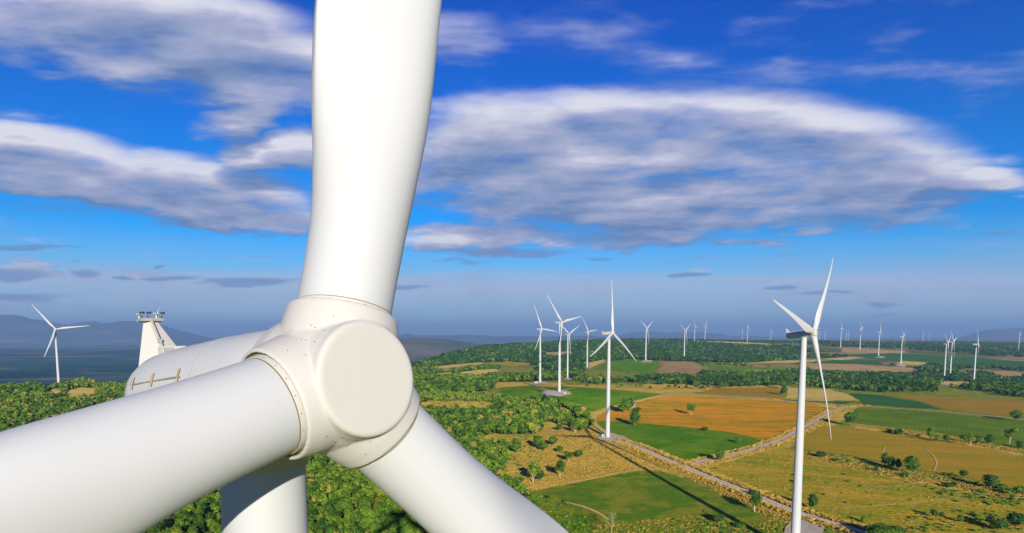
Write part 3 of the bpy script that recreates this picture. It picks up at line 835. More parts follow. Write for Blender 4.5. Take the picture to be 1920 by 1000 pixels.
# hub
hb = MB()
hb.lathe([(-1.66, .02), (-1.66, .8), (-1.655, 1.28), (-1.635, 1.36), (-1.575, 1.415), (-1.40, 1.44), (-1.1, 1.52), (-.85, 1.63), (-.45, 1.76), (0, 1.80), (.5, 1.84), (1.0, 1.80), (1.16, 1.76), (1.16, .02)], 'Y', 96, cap0=True, cap1=True)
for i in range(3):
    Mx = Matrix.Rotation(ROT0 + i * 2 * pi / 3, 4, 'Y') @ Matrix.Translation((0, -.12, 0))
    hb.lathe([(.9, 1.31), (.9, 1.52), (1.4, 1.47), (1.75, 1.41), (1.81, 1.38), (1.81, 1.31), (.9, 1.31)], 'Z', 72, Mx)
hub = add('hub', remeshed(hb, 'hub', M_shell, .034, 4, .5), root, HUBL, NR)
# back flange ring of the spinner with grime in the gap
fl = MB().lathe([(1.155, 1.45), (1.155, 1.62), (1.24, 1.62), (1.24, 1.45)], 'Y', 96)
add('rear_seal', fl.mesh('seal', M_lichen, False), hub)
# bolt dots around the nose
bl = MB()
from mathutils.bvhtree import BVHTree
_bm = bmesh.new(); _bm.from_mesh(hub.data); bvh = BVHTree.FromBMesh(_bm); _bm.free()
for k in range(24):
    t_ = 2 * pi * k / 24 + .1
    for y in (-1.24, -.98, -.88):
        d = Vector((cos(t_), 0, sin(t_)))
        hit = bvh.ray_cast(Vector((0, y, 0)) + d * 4, -d)
        if hit[0] is not None and hit[0].xz.length < 1.95:
            bl.tube(hit[0] - hit[1] * .01, hit[0] + hit[1] * .012, .013, n=7)
merge(hub.data, bl, M_bolt)
# blades
BM = blade_mesh('blade', True)
for i in range(3):
    b = add('blade', BM, root)
    b.matrix_local = Matrix.Translation(HUBL) @ rotm(i, ROT0)
    off = lambda r: -(.075 * r) + .0011 * r * r
    rg = MB()
    rg.lathe([(1.3, 1.19), (1.3, 1.24), (1.86, 1.24), (1.9, 1.23), (1.9, 1.19)], 'Z', 72, Matrix.Translation((0, off(2), 0)))
    ro = add('root_ring', auto_smooth(rg.mesh('ring', M_shell), 40), b)
    ln = MB().lathe([(1.902, 1.19), (1.902, 1.212), (1.92, 1.212), (1.92, 1.19)], 'Z', 72, Matrix.Translation((0, off(2.33), 0)))
    add('joint_line', ln.mesh('line', M_lichen), b)
    bt = MB()
    for k in range(18):
        t = 2 * pi * k / 18
        p = Vector((1.235 * cos(t), 1.235 * sin(t) + off(2), 1.84)); d = Vector((cos(t), sin(t), 0))
        bt.tube(p, p + d * .012, .014, n=6)
    merge(ro.data, bt, M_bolt)
    sl = MB().lathe([(1.66, 1.235), (1.66, 1.325), (1.70, 1.325), (1.70, 1.235)], 'Z', 64, Matrix.Translation((0, off(2), 0)))
    add('root_seal', sl.mesh('seal', M_lichen), b)
# ------------------------------------------------------------------ the other turbines of the farm (shared part meshes)
SB = blade_mesh('small_blade', False)
_p = [(-.5, 2.3), (0, 2.25), (.3, 2.1), (20, 2.0), (45, 1.82), (70, 1.55), (90, 1.30), (97.6, 1.22)]
ST = auto_smooth(MB().lathe(_p, 'Z', 28, cap1=True).mesh('small_tower', M_tower), 40)
SN = nacelle_mesh('small_nacelle', 20, M_blade)
_f = MB().put([(-.5, 9.6, 1.2), (.5, 9.6, 1.2), (.6, 10.9, .7), (-.6, 10.9, .7), (-.14, 10.9, 3.1), (.14, 10.9, 3.1), (.14, 11.3, 3.1), (-.14, 11.3, 3.1)],
             [(0, 3, 2, 1), (4, 5, 6, 7), (0, 1, 5, 4), (1, 2, 6, 5), (2, 3, 7, 6), (3, 0, 4, 7)])
SF = _f.mesh('small_fin', M_blade)
_h = MB().lathe([(-1.66, .02), (-1.64, 1.2), (-1.5, 1.4), (-1.0, 1.55), (-.3, 1.78), (.5, 1.74), (1.2, 1.55), (1.22, .02)], 'Y', 28)
for i in range(3): _h.lathe([(1.0, 1.42), (1.8, 1.36), (1.9, 1.22)], 'Z', 20, Matrix.Rotation(i * 2 * pi / 3, 4, 'Y'))
SH = auto_smooth(_h.mesh('small_hub', M_shell), 40)
SP = MB().lathe([(-1.5, 4.2), (.25, 4.2), (.55, 3.6), (.62, 2.3)], 'Z', 28, cap1=True).mesh('small_plinth', M_concrete)
SD = MB().box((0, -2.16, 3.2), (1.0, .16, 2.2)).box((0, -2.9, 1.9), (1.3, 1.4, .12)).box((0, -3.9, 1.1), (1.1, .9, .12)).box((-.5, -2.9, 1.2), (.1, .1, 1.4)).box((.5, -2.9, 1.2), (.1, .1, 1.4)).mesh('small_door', M_door)
# name-free list: ground position, ground height, rotor angle, heading, label
TURB = [
    (-761.2, 1144, 83.2, 43.7, 'white turbine alone above the wooded slope at the far left of the photo'),
    (52.6, 1276.2, 96.4, 51, 'slim turbine at the left end of the middle cluster, beside a small pale hut'),
    (68.3, 981.6, 79.4, 50.4, 'tall turbine on the oval gravel pad in the green field, its shadow on the grass'),
    (127.2, 1561.5, 64.9, 51, 'turbine just right of the oval-pad turbine, rising out of dark trees'),
    (213.8, 1941.8, 83.7, 51, 'turbine beside the curved sandy edge of the far green field'),
    (91.5, 646.3, 4.7, 52, 'turbine with one blade straight up at the end of the gravel road by orange field'),
    (417.9, 2137.1, 59.4, 50.4, 'Y-shaped turbine standing behind the far green field next to ploughed strips'),
    (601.8, 2390.2, 57.8, 51, 'turbine in front of the dark wooded hill, at the back of the ploughed strips'),
    (1186.9, 4458.2, 98.4, 51, 'left one of two small turbines on the wooded hill crest'),
    (1294.2, 4600.4, 30.4, 48, 'right one of two small turbines on the wooded hill crest'),
    (1614, 4702.3, 113.5, 51, 'small turbine on the pale strip beyond the wooded hill, right of a fainter one'),
    (128.4, 301.6, 44.5, 49.6, 'large turbine in the right foreground with curved blades, tower leaving the frame below'),
    (1791.2, 3734.7, 100.5, 51, 'turbine at the left end of the row on reddish bare ground'),
    (1664.1, 3275.2, 79.8, 51, 'turbine second from the left of the row on reddish bare ground'),
    (1548.1, 2889.5, 115.4, 51, 'turbine at the edge of the deep green far field, beside reddish ground'),
    (1409.6, 2476.8, 70.3, 51, 'turbine right of the reddish bare fields, base on a small pale pad'),
    (1201.2, 1894.6, 62.4, 47.5, 'nearer turbine of the overlapping pair at the right'),
    (1303.6, 2029.1, 72.8, 46.2, 'farther turbine of the overlapping pair at the right'),
    (1179.7, 1740.4, 107, 50.4, 'turbine with long side-on nacelle right of the overlapping pair'),
    (2849.9, 3851.6, 60.5, 51, 'rightmost turbine at the photo edge in front of the dark blue mountain'),
]
GHOST = [(1392.4, 615, 7200, 10, 'tiny pale turbine on the horizon left of the pale-strip turbine'), (1445.7, 622.4, 6400, 5, 'tiny lone turbine on the horizon left of the large foreground turbine'),
         (1533, 617.5, 4600, 100, 'distant turbine just right of the foreground turbine hub'), (1536.5, 616, 7400, 20, 'faint turbine behind the one right of the foreground hub'),
         (1547.6, 615.5, 6800, 8, 'faint distant turbine second to the right of the foreground hub'), (1587.4, 616, 7300, 15, 'left one of a faint far pair on the horizon'),
         (1591.4, 616.5, 7800, 70, 'right one of a faint far pair on the horizon'), (1731.3, 621, 7600, 5, 'ghostly turbine in the haze, left of two'), (1743, 622, 8800, 10, 'faintest ghostly turbine in the haze, right of two')]
def far_turbine(x, y, z, rot, yaw, label):
    r = bpy.data.objects.new('wind_turbine', None); COL.objects.link(r)
    r.location = (x, y, z); r.rotation_euler = (0, 0, R_(yaw))
    r['label'] = label; r['category'] = 'wind turbine'; r['group'] = 'wind turbines of the wind farm'
    hl = Vector((0, -OVERHANG, HUB_H))
    add('tower', ST, r); add('plinth', SP, r); add('door', SD, r, rot=(0, 0, R_(35)))
    n = add('nacelle', SN, r, hl, (-TILT, 0, 0)); add('tail_fin', SF, n)
    h = add('hub', SH, r); h.matrix_local = Matrix.Translation(hl) @ rotm(0, R_(rot))
    for i in range(3):
        b = add('blade', SB, r); b.matrix_local = Matrix.Translation(hl) @ rotm(i, R_(rot))
for x, y, rot, yaw, lb in TURB: far_turbine(x, y, float(height(x, y)) + .1, rot, yaw, lb)
for px, py, D, rot, lb in GHOST:
    d = px_dir(px, py); s = D / d.y
    far_turbine(d.x * s, D, float(height(d.x * s, D)), rot, 51, lb)
# small service kiosks and a hut
def kiosk(px, py, w, d, h, label, roof=None):
    x, y = ground_at(px, py)
    e = bpy.data.objects.new('transformer_kiosk' if roof is None else 'farm_hut', None); COL.objects.link(e)
    e.location = (x, y, float(height(x, y)) + .5); e.rotation_euler = (0, 0, R_(25))
    e['label'] = label; e['category'] = 'kiosk' if roof is None else 'hut'
    add('wall', MB().box((0, 0, h / 2), (w, d, h)).mesh('wall', M_tower if roof is None else plain('weathered_boards', (.22, .17, .12))), e)
    rf = MB()
    if roof is None: rf.box((0, 0, h + .09), (w + .4, d + .4, .18))
    else: rf.put([(-w / 2 - .8, -d / 2 - .8, h), (w / 2 + .8, -d / 2 - .8, h), (w / 2 + .8, d / 2 + .8, h), (-w / 2 - .8, d / 2 + .8, h), (-w / 2 - .8, 0, h + 1.7), (w / 2 + .8, 0, h + 1.7)],
                 [(0, 1, 5, 4), (2, 3, 4, 5), (0, 4, 3), (1, 2, 5), (3, 2, 1, 0)])
    add('roof', rf.mesh('roof', M_concrete if roof is None else plain('pale_blue_roof_sheet', (.42, .48, .52), .4)), e)
    add('door', MB().box((0, -d / 2 - .04, h * .42), (w * .35, .08, h * .8)).mesh('door', M_door), e)
kiosk(1005, 719.5, 6, 3.5, 3.2, 'small white kiosk at the foot of the slim left cluster turbine')
kiosk(1130, 820.5, 2.6, 2.2, 2.4, 'small white kiosk left of the roadside turbine base')
kiosk(1058, 739.5, 3.4, 2.4, 2.6, 'small white kiosk on the oval gravel pad')
kiosk(1184, 765, 6.5, 5, 3, 'farm hut with pale blue roof between the trees at the orange field corner', True)
# ------------------------------------------------------------------ trees
def foliage(name, obj_random):
    m, t, b = material(name, .75, .12)
    geo = t.n('ShaderNodeNewGeometry').outputs['Position']
    at = t.n('ShaderNodeAttribute', attribute_name='tint').outputs['Fac']
    n = t.noise(geo, .8, 3, .6)
    tone = t.m('ADD', at, t.m('MULTIPLY', t.m('SUBTRACT', n, .5), .35))
    if obj_random:
        rn = t.n('ShaderNodeObjectInfo').outputs['Random']
        tone = t.m('ADD', tone, t.m('MULTIPLY', t.m('SUBTRACT', rn, .5), .42))
    cr = t.n('ShaderNodeValToRGB'); t.link(tone, cr.inputs[0])
    el = cr.color_ramp.elements
    el[0].position = 0.0; el[0].color = (.014, .055, .008, 1)
    el[1].position = 1.0; el[1].color = (.34, .22, .05, 1)
    for p, c in ((.25, (.055, .125, .012)), (.5, (.115, .20, .014)), (.75, (.21, .29, .02)), (.88, (.25, .27, .05))):
        e = el.new(p); e.color = c + (1,)
    t._in(b.inputs['Base Color'], cr.outputs[0])
    tr = t.n('ShaderNodeBsdfTranslucent'); t.link(cr.outputs[0], tr.inputs[0])
    mx = t.n('ShaderNodeMixShader'); mx.inputs[0].default_value = .18
    t.link(b.outputs[0], mx.inputs[1]); t.link(tr.outputs[0], mx.inputs[2])
    out = [n_ for n_ in m.node_tree.nodes if n_.type == 'OUTPUT_MATERIAL'][0]
    t.link(mx.outputs[0], out.inputs[0])
    return m
M_leaf = foliage('tree_foliage', True)
M_wood = foliage('woodland_foliage', False)
M_bark = plain('bark', (.16, .12, .08), .9)
M_palebark = plain('pale_bark', (.42, .36, .27), .9)

def ico():
    p = (1 + 5 ** .5) / 2
    v = np.array([(-1, p, 0), (1, p, 0), (-1, -p, 0), (1, -p, 0), (0, -1, p), (0, 1, p), (0, -1, -p), (0, 1, -p), (p, 0, -1), (p, 0, 1), (-p, 0, -1), (-p, 0, 1)], float)
    f = np.array([(0, 11, 5), (0, 5, 1), (0, 1, 7), (0, 7, 10), (0, 10, 11), (1, 5, 9), (5, 11, 4), (11, 10, 2), (10, 7, 6), (7, 1, 8), (3, 9, 4), (3, 4, 2), (3, 2, 6), (3, 6, 8), (3, 8, 9), (4, 9, 5), (2, 4, 11), (6, 2, 10), (8, 6, 7), (9, 8, 1)])
    return v / np.linalg.norm(v[0]), f
ICO = ico()

def crown_arrays(rg, kind, nlobe, nleaf, leaf):
    """unit tree: height 1 (z 0..1); returns verts, tris, tint"""
    if kind == 'round': rx, zc, rz, lr = .42, .54, .42, (.18, .27)
    elif kind == 'tall': rx, zc, rz, lr = .22, .53, .45, (.14, .20)
    elif kind == 'airy': rx, zc, rz, lr = .40, .58, .38, (.11, .17)
    elif kind == 'wild': rx, zc, rz, lr = .44, .52, .46, (.11, .20)
    elif kind == 'bush': rx, zc, rz, lr = .62, .42, .40, (.28, .40)
    else: rx, zc, rz, lr = .42, .60, .34, (.18, .26)
    V, F, T = [], [], []; nv = 0
    for k in range(nlobe):
        d = rg.normal(size=3); d /= np.linalg.norm(d)
        q = rg.uniform(.35, 1) ** .6
        r = rg.uniform(*lr)
        if k == 0: q = 0; r = lr[1] * 1.25
        c = np.array([d[0] * max(rx - r, .02) * q, d[1] * max(rx - r, .02) * q, zc + d[2] * max(rz - r, .02) * q * 1.1])
        if kind == 'tall': c[:2] *= 1 - .5 * max(0, c[2] - zc) / rz
        tint = rg.uniform(-.16, .16)
        vi, fi = ICO
        s = r * (.70 if kind != 'airy' else .42)
        vv = vi * s * rg.uniform(.8, 1.2, (12, 1)) + c
        V.append(vv); F.append(fi + nv); T.append(np.full(12, tint - .16)); nv += 12
        m = nleaf
        dd = rg.normal(size=(m, 3)); dd[:, 2] += .35; dd /= np.linalg.norm(dd, axis=1)[:, None]
        pos = c + dd * r * rg.uniform(.68, 1.1, (m, 1)) * np.array([1, 1, .9])
        nrm = dd + rg.normal(size=(m, 3)) * .55; nrm /= np.linalg.norm(nrm, axis=1)[:, None]
        a = np.cross(nrm, rg.normal(size=(m, 3))); a /= np.linalg.norm(a, axis=1)[:, None]
        bb = np.cross(nrm, a)
        sz = leaf * rg.uniform(.55, 1.35, (m, 1))
        q4 = np.stack([pos - a * sz - bb * sz * .55, pos + a * sz * .9 - bb * sz * .7, pos + a * sz * .8 + bb * sz * .75, pos - a * sz * .7 + bb * sz * .8], 1).reshape(-1, 3)
        i0 = nv + 4 * np.arange(m)[:, None]
        V.append(q4); F.append(np.concatenate([i0 + [0, 1, 2], i0 + [0, 2, 3]])); nv += 4 * m
        T.append(np.repeat(tint + rg.uniform(-.13, .13, m) + .10 * dd[:, 2] * 0, 4))
    V = np.concatenate(V); F = np.concatenate(F); T = np.concatenate(T)
    V[:, 2] = V[:, 2] - max(0, V[:, 2].max() - 1.0)
    return V, F, T

def trunk_mesh(rg, kind, mat):
    mb = MB()
    top = .55 if kind != 'bush' else .3
    r0 = .020 if kind != 'bush' else .016
    lean = rg.uniform(-.03, .03, 2)
    pts = [Vector((0, 0, -.03)), Vector((lean[0], lean[1], top * .5)), Vector((lean[0] * 1.5, lean[1] * 1.8, top))]
    mb.tube(pts[0], pts[1], r0 * 1.25, r0 * .8, 7, False); mb.tube(pts[1], pts[2], r0 * .8, r0 * .4, 7, False)
    for k in range(5):
        a = k * 2.4 + rg.uniform(0, 1); z = rg.uniform(.25, .95) * top
        p = pts[1] * (z / top) if False else Vector((lean[0] * z / top, lean[1] * z / top, z))
        L = .22 if kind in ('round', 'airy', 'bush') else .12
        mb.tube(p, p + Vector((cos(a) * L, sin(a) * L, L * 1.0)), r0 * .45, r0 * .2, 5, False)
    return mb.mesh('trunk', mat)

TEMPL = {}
for kind, nl, nf, lf, nvar in (('round', 13, 60, .036, 4), ('tall', 12, 60, .030, 3), ('airy', 19, 44, .027, 3), ('bush', 7, 50, .075, 3)):
    TEMPL[kind] = []
    for k in range(nvar):
        V, F, T = crown_arrays(rng, kind, nl, nf, lf)
        me = np_mesh('crown_' + kind, V, F, M_leaf)
        attr(me, 'tint', T + .33)
        TEMPL[kind].append((me, trunk_mesh(rng, kind, M_bark if kind != 'airy' else M_palebark)))

rnd = random.Random(11)
def place_tree(x, y, h, wid, kind, name, label, group, cat='tree', dz=0.0):
    me, tk = TEMPL[kind][rnd.randrange(len(TEMPL[kind]))]
    e = bpy.data.objects.new(name, None); COL.objects.link(e)
    e.location = (x, y, float(height(x, y)) + dz)
    nat = {'round': .74, 'tall': .37, 'airy': .70, 'bush': 1.25}[kind]
    sx = h * (wid / h) / nat if wid else h
    e.scale = (sx, sx, h); e.rotation_euler = (0, 0, rnd.uniform(0, 6.28))
    e['label'] = label; e['category'] = cat
    if group: e['group'] = group
    add('crown', me, e); add('trunk', tk, e)
    return e

# (base px x, y, height px, width px, kind, label)
TREES = [
    (1172, 776, 31, 27, 'round', 'broad round tree beside the small hut at the orange field corner'),
    (1181, 771, 26, 16, 'round', 'darker tree close behind the broad tree at the small hut'),
    (1196, 771, 9, 16, 'bush', 'low bright shrub in front of the small hut'),
    (1190.5, 799, 34, 18, 'tall', 'tall oval tree where the orange field meets the green field'),
    (1295.7, 778.5, 25, 18, 'airy', 'lone open-crowned tree standing inside the orange field'),
    (1321, 808, 10, 15, 'bush', 'yellow-green round bush at the lower edge of orange field'),
    (1383, 831, 13, 13, 'round', 'small round tree with a dark shadow on the green field'),
    (1350, 867, 26, 20, 'round', 'dark round tree touching the road junction'),
    (1415, 961, 42, 28, 'airy', 'tall thin-leaved tree leaning over the lower gravel road'),
    (1409, 930, 14, 18, 'bush', 'dark bush behind the thin-leaved roadside tree'),
    (1523, 956, 30, 16, 'tall', 'slender upright tree right of the foreground tower, above the road'),
    (1503, 910, 14, 8, 'tall', 'small tree half hidden right beside the foreground tower'),
    (1593, 905, 7, 8, 'bush', 'tiny lone bush in the golden stubble field'),
    (1619.4, 981, 13, 9, 'tall', 'small upright bush near the lower road in golden stubble'),
    (1538.8, 858.5, 14, 20, 'bush', 'dark bush at the left end of the green field margin'),
    (1569, 866, 7, 22, 'bush', 'low flat bush second along the green field margin'),
    (1643, 885, 13, 9, 'bush', 'small bush left of the three tall trees in the stubble'),
    (1659, 874, 24, 13, 'tall', 'left slim tree of the group in the stubble fields'),
    (1670, 881, 25, 18, 'round', 'middle tree of the group in the stubble fields'),
    (1684, 881, 20, 10, 'tall', 'dark narrow tree in the gap of the stubble tree group'),
    (1709, 890, 35, 25, 'round', 'largest tree at the right of the stubble tree group'),
    (1697, 894, 9, 16, 'bush', 'low shrub at the foot of the largest stubble tree'),
    (1594.5, 798.5, 26, 24, 'round', 'big round tree at the left corner of the crop rows field'),
    (1668, 811, 7, 13, 'bush', 'low bush under the crop rows field, left of a wider one'),
    (1684, 815, 12, 20, 'bush', 'wide low bush under the crop rows field'),
    (1721, 823, 9, 6, 'tall', 'tiny upright shrub left of the slim hedge tree'),
    (1745, 823.6, 22, 11, 'tall', 'slim bright tree on the margin below the crop rows'),
    (1759.6, 829.6, 14, 9, 'tall', 'small tree just right of the slim hedge tree'),
    (1774, 829.6, 14, 10, 'round', 'second small tree right of the slim hedge tree'),
    (1804, 829, 14, 11, 'airy', 'small pale tree left of the tall hedge tree'),
    (1819.6, 837, 26, 14, 'airy', 'tall loose tree on the margin below the crop rows'),
    (1837.6, 834, 13, 11, 'round', 'small dark tree right of the tall hedge tree'),
    (1854, 834, 17, 10, 'tall', 'narrow tree in the hedge near the right edge'),
    (1893, 832, 29, 21, 'airy', 'tallest dark tree of the hedge near the right edge'),
    (1912, 841, 15, 15, 'bush', 'dark bush at the right end of the hedge'),
    (1904.8, 790, 18, 18, 'round', 'solitary dark round tree in the brown field at the right edge'),
    (1773, 892, 7, 8, 'bush', 'leftmost tiny bush of three under the brown field'),
    (1785, 894.4, 9, 8, 'bush', 'middle tiny bush of three under the brown field'),
    (1806.5, 897, 14, 13, 'round', 'rightmost and largest bush of three under the brown field'),
    (1777.6, 914, 9, 18, 'bush', 'bright wide bush on the grassy bank'),
    (1789, 912, 9, 12, 'bush', 'dark bush touching the bright one on the grassy bank'),
    (1857, 917, 26, 26, 'round', 'bulky dark tree on the grassy bank at the right'),
    (1840, 924, 8, 10, 'bush', 'small bush left below the bulky bank tree'),
    (1875, 918, 11, 22, 'bush', 'spreading shrub right of the bulky bank tree'),
    (1889, 926, 10, 28, 'bush', 'long shrub on the grassy bank near the right edge'),
    (1898, 939, 12, 10, 'bush', 'small dark bush below the long bank shrub'),
    (1913, 925, 13, 22, 'bush', 'dark shrub on the bank at the photo edge'),
    (1750, 971, 15, 13, 'round', 'round bush left of a row at the lower right'),
    (1766, 969, 9, 9, 'bush', 'little bush beside the round one at the lower right'),
    (1800.5, 980, 13, 10, 'tall', 'upright bush in the middle of the lower right row'),
    (1836.5, 980, 13, 16, 'round', 'dark bush at the right of the lower right row'),
    (1873, 996, 22, 30, 'round', 'large shadowed tree in the lower right corner'),
    (1905, 992, 28, 32, 'round', 'biggest dark tree filling the lower right corner'),
    (1648, 1014, 32, 44, 'round', 'dark tree crown cut by the bottom edge beside the road'),
    (1678, 1012, 26, 36, 'round', 'second dark crown at the bottom edge beside the road'),
    (968, 851, 32, 18, 'tall', 'upright tree at the left of the golden meadow'),
    (1008, 842, 30, 24, 'round', 'dense double-topped tree in the upper golden meadow'),
    (1020, 846, 20, 18, 'round', 'rounded side tree right of the double-topped meadow tree'),
    (1037, 836, 20, 19, 'round', 'round tree right of the double-topped meadow tree'),
    (1050, 849, 15, 15, 'round', 'small dark tree below the round meadow tree'),
    (1085, 859, 18, 19, 'round', 'bushy tree at the right of the golden meadow'),
    (1066, 866, 24, 24, 'airy', 'open tree in the middle right of the golden meadow'),
    (1050, 897, 42, 21, 'airy', 'tall sparse tree at the lower edge of the golden meadow'),
    (1000, 906, 50, 32, 'airy', 'big loose tree at the lower left of the golden meadow'),
    (1012, 902, 24, 22, 'round', 'lower side tree beside the big loose meadow tree'),
    (976, 905, 13, 17, 'bush', 'low bush left of the big loose meadow tree'),
    (1048.6, 808, 15, 14, 'round', 'small tree at the top left of the golden meadow'),
    (1078.5, 813, 31, 18, 'airy', 'tall thin tree at the top of the golden meadow'),
    (1111, 796, 12, 10, 'round', 'small round tree where the meadow meets the dirt track'),
    (1061, 943, 8, 14, 'bush', 'bright green bush at the corner of the pasture'),
    (1026, 935, 7, 12, 'bush', 'dark bush on the bare patch beside the pasture'),
    (1347, 982, 21, 26, 'round', 'round tree at the bottom in the tower shadow'),
    (1385, 990, 12, 30, 'bush', 'wide shrub right of the round tree in the tower shadow'),
    (1219, 731, 8, 8, 'round', 'lone small tree on the pale strip above the green field'),
    (1210, 721, 9, 15, 'bush', 'reddish bush on the pale strip above the green field'),
    (1304, 730, 16, 14, 'round', 'tree standing on the pale strip left of the tilled field'),
    (1355, 729, 12, 16, 'round', 'tree at the top edge of the tilled field'),
    (1470, 741, 18, 12, 'tall', 'dark pair tree between the tilled field and the straw field'),
    (1468, 729, 18, 13, 'round', 'bright tree above the dark one between tilled and straw fields'),
    (1576, 735, 8, 8, 'bush', 'small bush at the upper edge of the straw field'),
]
def dist_at(px, py):
    x, y = ground_at(px, py); return x, y, math.hypot(x, y)
for (bx, by, hp, wp, kind, lb) in TREES:
    x, y, D = dist_at(bx, by)
    h = hp * D / 1280; w = wp * D / 1280
    place_tree(x, y, h, w, kind, 'bush' if kind == 'bush' else 'tree', lb, 'trees and bushes scattered over the fields', 'bush' if kind == 'bush' else 'tree')

# the leafless tree at the bottom
x, y, D = dist_at(1147, 1002)
bt = MB(); rb = random.Random(5); tips = []
def branch(p, d, L, r, lvl):
    q = p + d * L
    bt.tube(p, q, r, r * .6, 5, False)
    if lvl == 0: tips.append(q); return
    for k in range(3 if lvl > 1 else 4):
        nd = (d + Vector((rb.uniform(-.9, .9), rb.uniform(-.9, .9), rb.uniform(-.1, .5)))).normalized()
        branch(q, nd, L * rb.uniform(.6, .82), r * .6, lvl - 1)
branch(Vector((0, 0, -.2)), Vector((0, 0, 1)), 3.6, .20, 4)
e = bpy.data.objects.new('bare_tree', None); COL.objects.link(e)
e.location = (x, y, float(height(x, y))); e['label'] = 'nearly leafless pale-branched tree at the bottom of the pasture'; e['category'] = 'tree'
add('branches', bt.mesh('branches', M_palebark), e)
lv = []; lf = []
rg = np.random.default_rng(3)
for q in tips:
    for _ in range(3):
        c = np.array(q) + rg.normal(size=3) * .5; a = rg.normal(size=3); a /= np.linalg.norm(a); b_ = np.cross(a, rg.normal(size=3)); b_ /= np.linalg.norm(b_)
        k = len(lv); lv += [c - a * .16, c + a * .16 - b_ * .1, c + a * .1 + b_ * .16]; lf.append((k, k + 1, k + 2))
me = np_mesh('leaves', np.array(lv), np.array(lf), M_leaf); attr(me, 'tint', np.full(len(lv), .8)); add('leaves', me, e)

# ---- woodland: polygons on the survey photograph, spacing and tree height in metres, tone
WOODS = [
    ('slope', [(-300, 700), (240, 700), (560, 700), (782, 742), (880, 790), (905, 835), (952, 834), (958, 868), (942, 886), (1000, 942), (1060, 1006), (1100, 1100), (-300, 1400)], 4.3, (2.8, 9), .40, .86),
    ('bright', [(780, 737), (1010, 744), (1012, 760), (930, 757), (860, 752), (780, 752)], 5.0, (4, 8), .58, .88),
    ('belt', [(780, 772), (870, 770), (925, 772), (935, 757), (1015, 757), (1055, 765), (1100, 778), (1106, 800), (1095, 812), (1060, 800), (1020, 792), (1012, 816), (905, 818), (860, 798), (800, 790)], 6.0, (6, 13), .38, .84),
    ('left', [(775, 707), (860, 705), (940, 706), (1005, 702), (1075, 705), (1075, 712), (1000, 716), (930, 718), (925, 730), (890, 738), (775, 738)], 8, (9, 13), .34, .97),
    ('mid', [(782, 694), (840, 690), (905, 687), (940, 692), (905, 698), (840, 699), (782, 702)], 9, (8, 11), .35, .7),
    ('hill', [(770, 688), (850, 662), (930, 648), (1000, 640), (1100, 640), (1180, 634), (1280, 642), (1400, 644), (1500, 652), (1500, 664), (1480, 674), (1380, 681), (1240, 677), (1180, 673), (1110, 682), (1090, 703), (1010, 702), (1000, 690), (900, 679), (800, 689)], 15, (8, 15), .10, .95),
    ('behind', [(1070, 702), (1092, 708), (1120, 717), (1180, 712), (1240, 705), (1300, 712), (1340, 715), (1330, 724), (1240, 722), (1180, 718), (1110, 721), (1070, 714)], 10, (9, 14), .22, .75),
    ('belt2', [(1310, 700), (1400, 701), (1500, 699), (1600, 700), (1720, 702), (1760, 706), (1760, 738), (1640, 737), (1560, 729), (1480, 724), (1340, 727), (1310, 718)], 9, (7, 12), .18, .80),
    ('belt3', [(1760, 700), (1920, 706), (2000, 710), (2000, 748), (1920, 746), (1760, 738), (1740, 712)], 9, (8, 13), .14, .66),
    ('right', [(1700, 678), (1760, 683), (1920, 690), (2000, 692), (2000, 700), (1880, 697), (1860, 712), (1800, 706), (1730, 702), (1715, 690)], 13, (8, 12), .12, .5),
    ('edge', [(1735, 690), (1790, 694), (1800, 716), (1720, 718), (1710, 702)], 9, (10, 15), .10, .7),
    ('far1', [(1480, 650), (1560, 660), (1640, 668), (1500, 680), (1400, 676), (1490, 668)], 16, (9, 13), .12, .7),
    ('far2', [(1500, 634), (1700, 634), (1920, 636), (2000, 636), (2000, 676), (1800, 664), (1700, 655), (1560, 650), (1500, 645)], 26, (10, 15), .06, .75),
    ('scatter', [(1310, 676), (1480, 676), (1720, 676), (1720, 702), (1310, 702)], 26, (7, 11), .34, .35),
    ('scatter2', [(1080, 700), (1320, 704), (1480, 722), (1480, 740), (1240, 738), (1080, 724)], 22, (6, 11), .36, .30),
    ('crest', [(1180, 636), (1330, 636), (1500, 634), (1500, 645), (1300, 641)], 24, (10, 15), .12, .9),
]
def lowtree(kind, nl, nf, lf):
    return [crown_arrays(rng, kind, nl, nf, lf) for _ in range(5)]
LOD = [(0, lowtree('wild', 9, 20, .058) + lowtree('airy', 9, 16, .05)[:3] + lowtree('tall', 6, 20, .05)[:2]), (760, lowtree('wild', 6, 10, .095) + lowtree('tall', 5, 10, .08)[:2]), (1700, lowtree('bush', 2, 8, .20))]
BIG = []
cand = []
KEEP_CLEAR = [f_[1] for f_ in FIELDS] + PADS + [[(118, 735), (150, 727), (182, 730), (175, 742), (135, 745)], [(88, 736), (100, 730), (118, 733), (108, 742)], [(785, 755), (928, 756), (925, 768), (860, 770), (795, 768)]]
